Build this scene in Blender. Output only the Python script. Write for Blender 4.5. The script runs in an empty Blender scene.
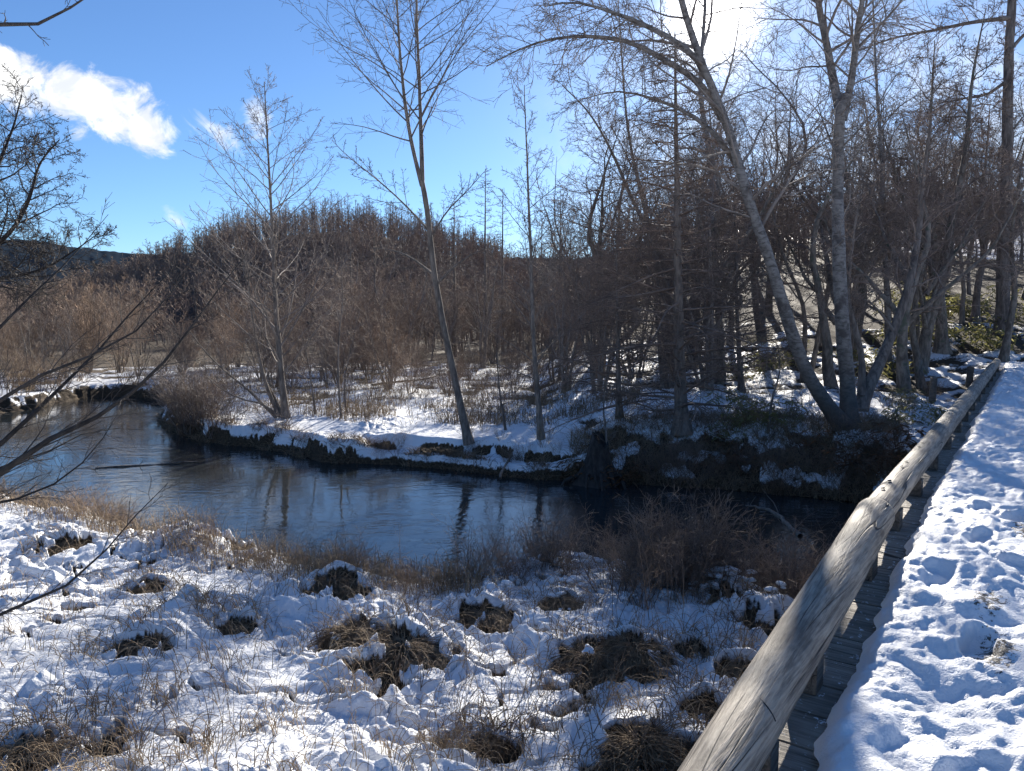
import bpy, math, random
import numpy as np
from math import radians as rad, sin, cos, pi

scn = bpy.context.scene
col = scn.collection
rng = np.random.default_rng(7)
random.seed(7)

# ------------------------------------------------------------------ camera, sky, sun, exposure
ZC = 3.2                                   # eye above the river's water level (z = 0)
FPX, HORIZON = 740.0, 318.0
PITCH = math.atan((385.5 - HORIZON) / FPX)
SUN_AZ, SUN_EL = rad(14.55), rad(20.6)     # azimuth clockwise from +Y
cam_d = bpy.data.cameras.new('camera'); cam = bpy.data.objects.new('camera', cam_d); col.objects.link(cam)
cam.location = (0, 0, ZC); cam.rotation_euler = (pi / 2 - PITCH, 0, 0)
cam_d.sensor_width = 36.0; cam_d.lens = 36.0 * FPX / 1024.0
cam_d.clip_start = 0.05; cam_d.clip_end = 8000
scn.camera = cam
scn.view_settings.view_transform = 'Standard'; scn.view_settings.look = 'None'
scn.view_settings.gamma = 1.0; scn.view_settings.use_curve_mapping = False
scn.view_settings.exposure = 1.28
cy = scn.cycles
cy.max_bounces = 5; cy.diffuse_bounces = 2; cy.glossy_bounces = 2; cy.transmission_bounces = 2; cy.transparent_max_bounces = 4
cy.caustics_reflective = False; cy.caustics_refractive = False
cy.use_denoising = True
try:
    cy.denoiser = 'OPENIMAGEDENOISE'; cy.denoising_input_passes = 'RGB_ALBEDO_NORMAL'
except Exception: pass

sun_d = bpy.data.lights.new('sun', 'SUN'); sun = bpy.data.objects.new('sun', sun_d); col.objects.link(sun)
sun_d.energy = 5.0; sun_d.angle = rad(0.5); sun_d.color = (1.0, 0.93, 0.82)
SUN_DIR = (sin(SUN_AZ) * cos(SUN_EL), cos(SUN_AZ) * cos(SUN_EL), sin(SUN_EL))
sun.rotation_euler = (pi / 2 - SUN_EL, 0, pi - SUN_AZ)
sun.location = (30, 80, 40)

def ray(px, py):
    f = (0, cos(PITCH), -sin(PITCH)); u = (0, sin(PITCH), cos(PITCH))
    a, b = px - 512.0, 385.5 - py
    return np.array([a, f[1] * FPX + u[1] * b, f[2] * FPX + u[2] * b])
def Pz(px, py, z):                         # where a pixel of the photo meets the level z
    d = ray(px, py); return np.array([0, 0, ZC]) + d * ((z - ZC) / d[2])
def Pd(px, py, Y):                         # ... or the distance Y
    d = ray(px, py); return np.array([0, 0, ZC]) + d * (Y / d[1])

class NT:                                  # small node helper
    def __init__(s, tree): s.t = tree; s.n = tree.nodes; s.l = tree.links
    def new(s, kind, **kw):
        n = s.n.new(kind)
        for k, v in kw.items(): setattr(n, k, v)
        return n
    def put(s, sock, v):
        if isinstance(v, bpy.types.NodeSocket): s.l.new(v, sock)
        else: sock.default_value = v
    def math(s, op, a, b=None, c=None, clamp=False):
        n = s.n.new('ShaderNodeMath'); n.operation = op; n.use_clamp = clamp
        for i, v in enumerate((a, b, c)):
            if v is not None: s.put(n.inputs[i], v)
        return n.outputs[0]
    def vmath(s, op, a, b=None, out=0, scale=None):
        n = s.n.new('ShaderNodeVectorMath'); n.operation = op
        s.put(n.inputs[0], a)
        if b is not None: s.put(n.inputs[1], b)
        if scale is not None: s.put(n.inputs['Scale'], scale)
        return n.outputs[out]
    def noise(s, vec, scale, detail=3, rough=.5, dist=0.0, out='Fac'):
        n = s.n.new('ShaderNodeTexNoise'); s.put(n.inputs['Scale'], scale); n.inputs['Detail'].default_value = detail
        n.inputs['Roughness'].default_value = rough; n.inputs['Distortion'].default_value = dist
        if vec is not None: s.l.new(vec, n.inputs['Vector'])
        return n.outputs[out]
    def ramp(s, fac, stops, interp='LINEAR'):
        n = s.n.new('ShaderNodeValToRGB'); e = n.color_ramp.elements; n.color_ramp.interpolation = interp
        while len(e) < len(stops): e.new(0.5)
        for i, (p, c) in enumerate(stops):
            e[i].position = p; e[i].color = (*c, 1) if len(c) == 3 else c
        s.put(n.inputs[0], fac); return n.outputs[0]
    def mix(s, fac, a, b, mode='MIX'):
        n = s.n.new('ShaderNodeMix'); n.data_type = 'RGBA'; n.blend_type = mode
        s.put(n.inputs[0], fac)
        for i, v in ((6, a), (7, b)):
            s.put(n.inputs[i], (*v, 1) if isinstance(v, tuple) and len(v) == 3 else v)
        return n.outputs[2]
    def smooth(s, x, a, b):
        n = s.n.new('ShaderNodeMapRange'); n.interpolation_type = 'SMOOTHSTEP'
        s.put(n.inputs[0], x); n.inputs[1].default_value = a; n.inputs[2].default_value = b
        return n.outputs[0]
    def mapping(s, vec, scale=(1, 1, 1), loc=(0, 0, 0), rot=(0, 0, 0)):
        n = s.n.new('ShaderNodeMapping'); s.l.new(vec, n.inputs[0])
        n.inputs['Scale'].default_value = scale; n.inputs['Location'].default_value = loc; n.inputs['Rotation'].default_value = rot
        return n.outputs[0]

world = bpy.data.worlds.new('World'); scn.world = world; world.use_nodes = True
W = NT(world.node_tree)
for n in list(W.n): W.n.remove(n)
SKY_STRENGTH = 0.068
sky = W.new('ShaderNodeTexSky', sky_type='NISHITA', sun_disc=False, sun_elevation=SUN_EL, sun_rotation=SUN_AZ,
            altitude=1000, air_density=1.0, dust_density=0.25, ozone_density=3.0)
dirv = W.new('ShaderNodeTexCoord').outputs['Generated']
sep = W.new('ShaderNodeSeparateXYZ'); W.l.new(dirv, sep.inputs[0])
# clouds live in the sky: direction projected onto a plane one unit ahead of a vertical wall of sky to the north
yy = W.math('MAXIMUM', sep.outputs[1], 0.05)
cu = W.math('DIVIDE', sep.outputs[0], yy); cv = W.math('DIVIDE', sep.outputs[2], yy)
cvec = W.new('ShaderNodeCombineXYZ'); W.l.new(cu, cvec.inputs[0]); W.l.new(cv, cvec.inputs[1])
n1 = W.noise(cvec.outputs[0], 13, 8, .66, .9)
n2 = W.noise(cvec.outputs[0], 2.6, 4, .55, .3)
n3 = W.noise(cvec.outputs[0], 20, 4, .6, .5)
dens = None
def cloud(px, py, wx, wy, rot, gain=1.0, thr=0.0, base=.6):
    """an ellipse of cloud: centre and half axes given as in the photograph, kept as a direction in the sky"""
    global dens
    d = ray(px, py); u0, v0 = d[0] / d[1], d[2] / d[1]
    c, s_ = cos(rad(rot)), sin(rad(rot))
    du = W.math('SUBTRACT', cu, u0); dv = W.math('SUBTRACT', cv, v0)
    a = W.math('DIVIDE', W.math('ADD', W.math('MULTIPLY', du, c), W.math('MULTIPLY', dv, s_)), wx / FPX)
    b = W.math('DIVIDE', W.math('SUBTRACT', W.math('MULTIPLY', dv, c), W.math('MULTIPLY', du, s_)), wy / FPX)
    r2 = W.math('ADD', W.math('MULTIPLY', a, a), W.math('MULTIPLY', b, b))
    e = W.math('SUBTRACT', 1.0, r2)
    m = W.math('ADD', W.math('MULTIPLY', e, base), W.math('MULTIPLY', W.math('SUBTRACT', n1, .5), 3.4))
    m = W.math('MULTIPLY', W.smooth(m, 0.0 + thr, 0.85 + thr), gain)
    dens = m if dens is None else W.math('MAXIMUM', dens, m)
cloud(70, 98, 110, 36, -14, base=1.0)
cloud(145, 125, 40, 24, -50, base=.8)
cloud(10, 82, 60, 28, -25, base=.9)
cloud(207, 130, 36, 13, -30, .75, base=.45)
cloud(258, 122, 12, 24, 16, .55, base=.4)
cloud(178, 219, 16, 7, -40, .5, base=.4)
# thin bright cloud bank low behind the wood, towards the sun
bank = W.math('MULTIPLY', W.smooth(cu, -0.05, 0.35), W.smooth(W.math('ADD', cv, W.math('MULTIPLY', W.math('SUBTRACT', n2, .5), .5)), 0.52, 0.12))
bank = W.math('MULTIPLY', bank, W.smooth(n1, .25, .6))
dens = W.math('MAXIMUM', dens, W.math('MULTIPLY', bank, .6))
sd = W.vmath('DOT_PRODUCT', dirv, SUN_DIR, out=1)
skyc = W.mix(dens, W.mix(1.0, sky.outputs[0], (0.60, 0.755, 0.94), 'MULTIPLY'), W.mix(W.smooth(n3, .38, .62), (5.4, 5.7, 6.2), (8.2, 8.2, 8.2)))
# the sun's disc and its aureole in thin cloud
au = W.math('MULTIPLY', W.math('POWER', W.math('MAXIMUM', sd, 0), 1500), 45)
au = W.math('ADD', au, W.math('MULTIPLY', W.math('POWER', W.math('MAXIMUM', sd, 0), 45), .32))
glow = W.mix(1.0, (1.0, .95, .86), W.new('ShaderNodeCombineColor').outputs[0], 'MIX') if False else None
gl = W.vmath('SCALE', (1.0, .95, .86), scale=au)
tot = W.vmath('ADD', skyc, gl)
bg = W.new('ShaderNodeBackground'); W.l.new(tot, bg.inputs[0]); bg.inputs[1].default_value = SKY_STRENGTH
wo = W.new('ShaderNodeOutputWorld'); W.l.new(bg.outputs[0], wo.inputs[0])
world.cycles.sampling_method = 'MANUAL'; world.cycles.sample_map_resolution = 1024

# ------------------------------------------------------------------ helpers
def sm(x, a, b):
    t = np.clip((np.asarray(x, float) - a) / (b - a), 0, 1); return t * t * (3 - 2 * t)
def gnoise(x, y, seed=0):                  # 2-D gradient noise, about -0.7 .. 0.7
    x = np.asarray(x, float); y = np.asarray(y, float)
    xi = np.floor(x).astype(np.int64); yi = np.floor(y).astype(np.int64)
    xf = x - xi; yf = y - yi
    def g(ix, iy, dx, dy):
        h = (ix * 374761393 + iy * 668265263 + seed * 974634777) & 0xFFFFFFFF
        h = ((h ^ (h >> 13)) * 1274126177) & 0xFFFFFFFF
        h = (h ^ (h >> 16)) & 0xFFFF
        a = h * (2 * pi / 65536.0)
        return np.cos(a) * dx + np.sin(a) * dy
    u = xf * xf * xf * (xf * (xf * 6 - 15) + 10); v = yf * yf * yf * (yf * (yf * 6 - 15) + 10)
    a = g(xi, yi, xf, yf); b = g(xi + 1, yi, xf - 1, yf); c = g(xi, yi + 1, xf, yf - 1); d = g(xi + 1, yi + 1, xf - 1, yf - 1)
    return (a * (1 - u) + b * u) * (1 - v) + (c * (1 - u) + d * u) * v
def fbm(x, y, s, octs=3, seed=0, gain=.5):
    r = 0; a = 1
    for o in range(octs):
        r = r + a * gnoise(x * s, y * s, seed + o * 17); s *= 2.03; a *= gain
    return r

def np_mesh(name, V, Q, attrs=None, smooth=True):
    V = np.ascontiguousarray(V, np.float32); Q = np.ascontiguousarray(Q, np.int32)
    me = bpy.data.meshes.new(name)
    me.vertices.add(len(V)); me.vertices.foreach_set('co', V.ravel())
    k = Q.shape[1]
    me.loops.add(Q.size); me.loops.foreach_set('vertex_index', Q.ravel())
    me.polygons.add(len(Q)); me.polygons.foreach_set('loop_start', np.arange(0, Q.size, k, dtype=np.int32))
    try: me.polygons.foreach_set('loop_total', np.full(len(Q), k, np.int32))
    except Exception: pass
    me.polygons.foreach_set('use_smooth', np.full(len(Q), smooth, bool))
    for an, av in (attrs or {}).items():
        at = me.attributes.new(an, 'FLOAT', 'POINT'); at.data.foreach_set('value', np.ascontiguousarray(av, np.float32))
    me.update(calc_edges=True)
    return me
def obj(name, me, mat=None, parent=None, loc=(0, 0, 0), rz=0.0, sc=1.0):
    o = bpy.data.objects.new(name, me); col.objects.link(o)
    if mat is not None and not me.materials: me.materials.append(mat)
    o.location = loc; o.rotation_euler = (0, 0, rz)
    if sc != 1.0: o.scale = (sc, sc, sc) if not hasattr(sc, '__len__') else sc
    if parent is not None: o.parent = parent
    return o
def tag(o, label=None, cat=None, group=None, kind=None):
    if label: o['label'] = label
    if cat: o['category'] = cat
    if group: o['group'] = group
    if kind: o['kind'] = kind
    return o
def empty(name, loc, label, cat, group=None, rz=0.0, sc=1.0):
    o = bpy.data.objects.new(name, None); col.objects.link(o); o.empty_display_size = .2
    o.location = loc; o.rotation_euler = (0, 0, rz); o.scale = (sc, sc, sc)
    return tag(o, label, cat, group)
def dup(root, loc, rz, sc, label=None, group=None):
    r = root.copy(); col.objects.link(r); r.location = loc; r.rotation_euler = (0, 0, rz)
    r.scale = (sc, sc, sc) if not hasattr(sc, '__len__') else sc
    if label: r['label'] = label
    if group: r['group'] = group
    for ch in root.children:
        c = ch.copy(); col.objects.link(c); c.parent = r
    return r

def tubes(P, R, S):
    """N polylines of K points with a radius at each point -> one shell of N tapered tubes"""
    P = np.asarray(P, float); R = np.asarray(R, float); N, K = P.shape[:2]
    T = np.gradient(P, axis=1); T /= np.linalg.norm(T, axis=2, keepdims=True) + 1e-12
    mean = T.mean(axis=1)
    ref = np.zeros((N, 3)); ref[np.arange(N), np.argmin(np.abs(mean), axis=1)] = 1
    A = np.cross(T, ref[:, None, :]); A /= np.linalg.norm(A, axis=2, keepdims=True) + 1e-12
    B = np.cross(T, A)
    th = np.arange(S) * (2 * pi / S)
    ring = A[:, :, None, :] * np.cos(th)[None, None, :, None] + B[:, :, None, :] * np.sin(th)[None, None, :, None]
    V = (P[:, :, None, :] + ring * R[:, :, None, None]).reshape(-1, 3)
    n = np.arange(N)[:, None, None] * (K * S); k = np.arange(K - 1)[None, :, None] * S; s = np.arange(S)[None, None, :]
    a = n + k + s; b = n + k + (s + 1) % S
    Q = np.stack([a, b, b + S, a + S], axis=-1).reshape(-1, 4)
    return V, Q
class Bag:                                  # collects shells into one mesh
    def __init__(s): s.V = []; s.Q = []; s.n = 0
    def add(s, V, Q): s.V.append(V); s.Q.append(np.asarray(Q) + s.n); s.n += len(V); return s
    def tube(s, P, R, S=3): return s.add(*tubes(P, R, S))
    def mesh(s, name, smooth=True, attrs=None): return np_mesh(name, np.concatenate(s.V), np.concatenate(s.Q), attrs, smooth)
def box(cx, cy_, cz, hx, hy, hz, rz=0.0, bev=0.0):
    v = np.array([(x, y, z) for z in (-1, 1) for x, y in ((-1, -1), (1, -1), (1, 1), (-1, 1))], float) * (hx, hy, hz)
    c, s = cos(rz), sin(rz)
    v = np.stack([v[:, 0] * c - v[:, 1] * s, v[:, 0] * s + v[:, 1] * c, v[:, 2]], 1) + (cx, cy_, cz)
    q = np.array([(0, 3, 2, 1), (4, 5, 6, 7), (0, 1, 5, 4), (1, 2, 6, 5), (2, 3, 7, 6), (3, 0, 4, 7)])
    return v, q

# ------------------------------------------------------------------ materials
def new_mat(name):
    m = bpy.data.materials.new(name); m.use_nodes = True
    N = NT(m.node_tree); b = N.n['Principled BSDF']; return m, N, b
def bark(name, dark, light, scale=(18, 18, 4), moss=None, vary=.35, bump=.4):
    m, N, b = new_mat(name)
    v = N.new('ShaderNodeTexCoord').outputs['Object']
    a = N.noise(N.mapping(v, scale), 1.0, 5, .65, .4)
    big = N.noise(v, 1.3, 3)
    c = N.mix(N.smooth(N.math('ADD', N.math('MULTIPLY', a, .7), N.math('MULTIPLY', big, .3)), .36, .64), dark, light)
    if moss: c = N.mix(N.smooth(N.noise(v, 5, 4), .55, .7), c, moss)
    r = N.new('ShaderNodeObjectInfo').outputs['Random']
    k = N.math('ADD', 1 - vary / 2, N.math('MULTIPLY', r, vary))
    c = N.vmath('SCALE', c, scale=k)
    N.put(b.inputs['Base Color'], c); b.inputs['Roughness'].default_value = .85
    if bump:
        bn = N.new('ShaderNodeBump'); bn.inputs['Strength'].default_value = bump; bn.inputs['Distance'].default_value = .02
        N.l.new(a, bn.inputs['Height']); N.l.new(bn.outputs[0], b.inputs['Normal'])
    return m
M = {}
M['bark_grey'] = bark('bark_grey', (.11, .088, .072), (.29, .24, .195))
M['bark_dark'] = bark('bark_dark', (.085, .068, .057), (.25, .205, .17), (14, 14, 3))
M['bark_moss'] = bark('bark_moss', (.09, .075, .06), (.28, .235, .19), (12, 12, 4), (.10, .11, .075))
M['bark_black'] = bark('bark_black', (.018, .014, .012), (.06, .05, .043), (14, 14, 5))
M['twig_black'] = bark('twig_black', (.03, .024, .021), (.08, .066, .058), (3, 3, 3), None, .4, 0)
M['twig_grey'] = bark('twig_grey', (.12, .098, .083), (.29, .245, .21), (3, 3, 3), None, .5, 0)
M['twig_red'] = bark('twig_red', (.14, .10, .08), (.31, .23, .175), (3, 3, 3), None, .5, 0)
M['twig_dark'] = bark('twig_dark', (.13, .092, .073), (.32, .238, .185), (3, 3, 3), None, .4, 0)
M['twig_brown'] = bark('twig_brown', (.13, .085, .055), (.34, .235, .16), (3, 3, 3), None, .5, 0)
M['straw'] = bark('straw', (.13, .085, .05), (.40, .30, .19), (6, 6, 6), None, .4, 0)
M['straw_dark'] = bark('straw_dark', (.095, .064, .04), (.33, .24, .15), (9, 9, 9), None, .3, 0)
def birch():
    m, N, b = new_mat('bark_birch')
    v = N.new('ShaderNodeTexCoord').outputs['Object']
    l = N.noise(N.mapping(v, (7, 7, 15)), 1.0, 5, .7, .5)
    patch = N.noise(v, 3.2, 4, .6)
    c = N.mix(N.smooth(l, .30, .62), (.065, .055, .048), (.27, .245, .22))
    c = N.mix(N.smooth(patch, .50, .66), c, (.09, .075, .066))
    sz = N.new('ShaderNodeSeparateXYZ'); N.l.new(v, sz.inputs[0])
    low = N.smooth(N.math('ADD', sz.outputs[2], N.math('MULTIPLY', patch, 1.6)), 2.6, .9)   # old rough bark at the foot of the trunk
    c = N.mix(low, c, N.mix(l, (.05, .04, .034), (.17, .145, .12)))
    N.put(b.inputs['Base Color'], c); b.inputs['Roughness'].default_value = .75
    bn = N.new('ShaderNodeBump'); bn.inputs['Strength'].default_value = .5; bn.inputs['Distance'].default_value = .02
    N.l.new(N.noise(N.mapping(v, (16, 16, 7)), 1.0, 4), bn.inputs['Height']); N.l.new(bn.outputs[0], b.inputs['Normal'])
    return m
M['birch'] = birch()

def ground_mat():
    m, N, b = new_mat('snowy_ground')
    pos = N.new('ShaderNodeNewGeometry').outputs['Position']
    sn = N.new('ShaderNodeAttribute', attribute_name='snow').outputs['Fac']
    far = N.new('ShaderNodeAttribute', attribute_name='wood').outputs['Fac']; air_blue = N.new('ShaderNodeAttribute', attribute_name='conifers').outputs['Fac']
    fine = N.noise(pos, 14, 5, .65); mid = N.noise(pos, 2.5, 4, .6)
    k = N.math('ADD', sn, N.math('ADD', N.math('MULTIPLY', N.math('SUBTRACT', fine, .5), .55), N.math('MULTIPLY', N.math('SUBTRACT', mid, .5), .35)))
    k = N.smooth(k, .42, .58)
    soil = N.ramp(N.noise(pos, 22, 5, .7), [(.25, (.018, .012, .008)), (.5, (.06, .042, .026)), (.75, (.17, .125, .075))])
    snow = N.mix(N.noise(pos, 3, 3), (.80, .82, .85), (.86, .87, .89))
    c = N.mix(k, soil, snow)
    wood = N.ramp(N.noise(N.mapping(pos, (.25, .25, .6)), 1, 5, .7), [(.3, (.035, .03, .03)), (.7, (.11, .085, .075))])
    c = N.mix(far, c, wood); c = N.mix(air_blue, c, N.mix(N.noise(pos, .02, 5, .7), (.014, .022, .034), (.034, .048, .068)))  # far ridge: blue of the distant air put into the ground colour
    N.put(b.inputs['Base Color'], c)
    N.put(b.inputs['Roughness'], N.math('ADD', .9, N.math('MULTIPLY', k, -.35)))
    N.put(b.inputs['Specular IOR Level'], N.math('MULTIPLY', N.math('SUBTRACT', 1.0, air_blue), .25))
    bn = N.new('ShaderNodeBump'); bn.inputs['Strength'].default_value = .55; bn.inputs['Distance'].default_value = .02
    N.l.new(N.math('ADD', N.noise(pos, 60, 3, .6), N.math('MULTIPLY', fine, 1.6)), bn.inputs['Height']); N.l.new(bn.outputs[0], b.inputs['Normal'])
    return m
M['ground'] = ground_mat()
def snow_mat():
    m, N, b = new_mat('trodden_snow')
    pos = N.new('ShaderNodeNewGeometry').outputs['Position']
    dirt = N.new('ShaderNodeAttribute', attribute_name='dirt').outputs['Fac']
    k = N.smooth(N.math('ADD', dirt, N.math('MULTIPLY', N.math('SUBTRACT', N.noise(pos, 38, 4, .7), .5), 1.6)), .42, .56)
    grit = N.ramp(N.noise(pos, 60, 3), [(.3, (.03, .026, .022)), (.7, (.20, .17, .14))])
    snow = N.mix(N.noise(pos, 4, 3), (.80, .82, .85), (.87, .88, .89))
    N.put(b.inputs['Base Color'], N.mix(k, snow, grit)); b.inputs['Roughness'].default_value = .55
    b.inputs['Specular IOR Level'].default_value = .3
    bn = N.new('ShaderNodeBump'); bn.inputs['Strength'].default_value = .5; bn.inputs['Distance'].default_value = .012
    N.l.new(N.math('ADD', N.noise(pos, 90, 3, .6), N.noise(pos, 28, 4, .6)), bn.inputs['Height']); N.l.new(bn.outputs[0], b.inputs['Normal'])
    return m
M['snow'] = snow_mat()
def water_mat():
    m, N, b = new_mat('river_water')
    pos = N.new('ShaderNodeNewGeometry').outputs['Position']
    b.inputs['Base Color'].default_value = (.026, .031, .033, 1); b.inputs['Roughness'].default_value = .035; b.inputs['IOR'].default_value = 1.5
    p = N.mapping(pos, (1.0, 1.9, 1), (0, 0, 0), (0, 0, rad(-14)))
    w = N.math('ADD', N.math('MULTIPLY', N.noise(p, 2.2, 3, .55, .8), 1.0), N.math('MULTIPLY', N.noise(p, 9, 3, .55, .4), .18))
    calm = N.smooth(N.noise(pos, .35, 2), .35, .65)
    bn = N.new('ShaderNodeBump'); bn.inputs['Distance'].default_value = .05
    N.put(bn.inputs['Strength'], N.math('ADD', .06, N.math('MULTIPLY', calm, .22)))
    N.l.new(w, bn.inputs['Height']); N.l.new(bn.outputs[0], b.inputs['Normal'])
    return m
M['water'] = water_mat()
def wood_mat(name, dark, light, axis, snowy=0.0):
    m, N, b = new_mat(name)
    v = N.new('ShaderNodeTexCoord').outputs['Object']
    sc = (2.2, 26, 26) if axis == 'x' else (26, 2.2, 26)
    g = N.noise(N.mapping(v, sc), 1.0, 6, .65, .6)
    st = N.noise(v, 1.7, 4, .6)
    fg = N.noise(N.mapping(v, tuple(x * (1.6 if x < 5 else 3.6) for x in sc)), 1.0, 3, .6)
    c = N.mix(N.smooth(N.math('ADD', N.math('MULTIPLY', g, .6), N.math('MULTIPLY', fg, .4)), .36, .62), dark, light)
    g = N.math('ADD', g, N.math('MULTIPLY', fg, .8))
    c = N.mix(N.math('MULTIPLY', N.smooth(st, .5, .7), .55), c, tuple(x * .45 for x in dark))
    crack = N.noise(N.mapping(v, tuple(x * (.16 if x < 5 else .45) for x in sc), (3, 1, 7)), 1.0, 0, .4, 0)
    ck = N.math('MULTIPLY', N.smooth(N.math('ABSOLUTE', N.math('SUBTRACT', crack, .5)), .014, .004), N.smooth(N.noise(v, 1.1, 2), .44, .54))
    c = N.mix(ck, c, (.02, .016, .013))
    if axis == 'x':                          # knots
        vo = N.new('ShaderNodeTexVoronoi'); vo.inputs['Scale'].default_value = 1.0; N.l.new(N.mapping(v, (1.9, 5.5, 5.5)), vo.inputs['Vector'])
        kn = N.math('MULTIPLY', N.smooth(vo.outputs['Distance'], .16, .07), N.smooth(N.noise(v, .9, 1), .48, .52))
        c = N.mix(N.math('MULTIPLY', kn, .75), c, (.05, .036, .026))
    if snowy:
        k = N.smooth(N.noise(v, 24, 4, .7), .66 - snowy, .70 - snowy); c = N.mix(k, c, (.8, .82, .85))
    N.put(b.inputs['Base Color'], c); b.inputs['Roughness'].default_value = .7
    bn = N.new('ShaderNodeBump'); bn.inputs['Strength'].default_value = .75; bn.inputs['Distance'].default_value = .008
    N.l.new(N.math('SUBTRACT', g, N.math('MULTIPLY', ck, 2)), bn.inputs['Height']); N.l.new(bn.outputs[0], b.inputs['Normal'])
    return m
M['log'] = wood_mat('weathered_log', (.12, .098, .076), (.40, .345, .275), 'x')
M['plank'] = wood_mat('weathered_plank', (.20, .172, .142), (.44, .385, .32), 'y', .05)
M['post'] = wood_mat('weathered_post', (.09, .075, .06), (.24, .20, .16), 'x')
m, N, b = new_mat('wire_and_hole_dark'); b.inputs['Base Color'].default_value = (.02, .018, .017, 1); b.inputs['Roughness'].default_value = .6; M['hole'] = m  # wire, and the dark put in for the shade of the log's holes
def leaf_mat(name, a, c):
    m, N, b = new_mat(name)
    v = N.new('ShaderNodeNewGeometry').outputs['Position']
    N.put(b.inputs['Base Color'], N.mix(N.noise(v, 9, 3), a, c)); b.inputs['Roughness'].default_value = .55
    tr = N.new('ShaderNodeBsdfTranslucent'); N.put(tr.inputs[0], N.mix(N.noise(v, 9, 3), a, c))
    mx = N.new('ShaderNodeMixShader'); mx.inputs[0].default_value = .55
    N.l.new(b.outputs[0], mx.inputs[1]); N.l.new(tr.outputs[0], mx.inputs[2]); N.l.new(mx.outputs[0], N.n['Material Output'].inputs[0])
    return m
M['sasa'] = leaf_mat('bamboo_leaf', (.14, .15, .05), (.40, .36, .15))
M['fern'] = leaf_mat('dead_leaf', (.10, .055, .03), (.28, .16, .08))
# ------------------------------------------------------------------ bridge line (the ground needs it)
AZ = rad(35.0)
AX = np.array([sin(AZ), cos(AZ)]); NR = np.array([cos(AZ), -sin(AZ)])      # along the bridge, and to its right
KP = Pz(876, 513, ZC - 1.27)[:2]                                            # where the first log meets the second
Z2 = ZC - 1.27                                                              # centre height of the level log
def log_z(s): s = np.asarray(s, float); return Z2 + np.where(s < 0, .078 * s, 0.0)
R_LOG = .098
DECK_DROP = .212
def deck_z(s):
    s = np.asarray(s, float); return Z2 - DECK_DROP + np.where(s < 0, .078 * s - .0, 0.0)
S0, S1 = -5.2, 20.4

# ------------------------------------------------------------------ river and ground
FAR = [(1300, 560), (1100, 522), (980, 512), (900, 508), (850, 503), (790, 496), (720, 490), (660, 486), (625, 484), (600, 485), (575, 480),
       (545, 480), (500, 475), (450, 469), (400, 465), (350, 463), (320, 462), (285, 453), (255, 447), (225, 445), (200, 440), (180, 434),
       (165, 428), (157, 420), (165, 411), (168, 403), (150, 398), (110, 396), (80, 399), (40, 408), (0, 414), (-200, 425), (-450, 440)]
NEAR = [(-450, 500), (-200, 502), (0, 503), (60, 520), (120, 543), (170, 556), (250, 568), (330, 586), (400, 604), (450, 610), (500, 592), (560, 577),
        (640, 600), (720, 620), (800, 628), (900, 640), (1100, 655), (1300, 700)]
RIV = np.array([Pz(x, y, 0)[:2] for x, y in FAR + NEAR])
def river_sd(x, y):                         # signed distance to the shoreline, positive on land
    d2 = np.full(x.shape, 1e18); ins = np.zeros(x.shape, bool)
    n = len(RIV)
    for i in range(n):
        a = RIV[i]; b = RIV[(i + 1) % n]; e = b - a
        t = np.clip(((x - a[0]) * e[0] + (y - a[1]) * e[1]) / (e @ e), 0, 1)
        d2 = np.minimum(d2, (x - a[0] - t * e[0]) ** 2 + (y - a[1] - t * e[1]) ** 2)
        if a[1] != b[1]:
            ins ^= ((a[1] > y) != (b[1] > y)) & (x < (b[0] - a[0]) * (y - a[1]) / (b[1] - a[1]) + a[0])
    d = np.sqrt(d2); return np.where(ins, -d, d)
STREAK = np.array([Pz(x, y, z)[:2] for x, y, z in [(868, 418, .95), (846, 446, .8), (832, 468, .5), (826, 492, .2)]])

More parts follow.
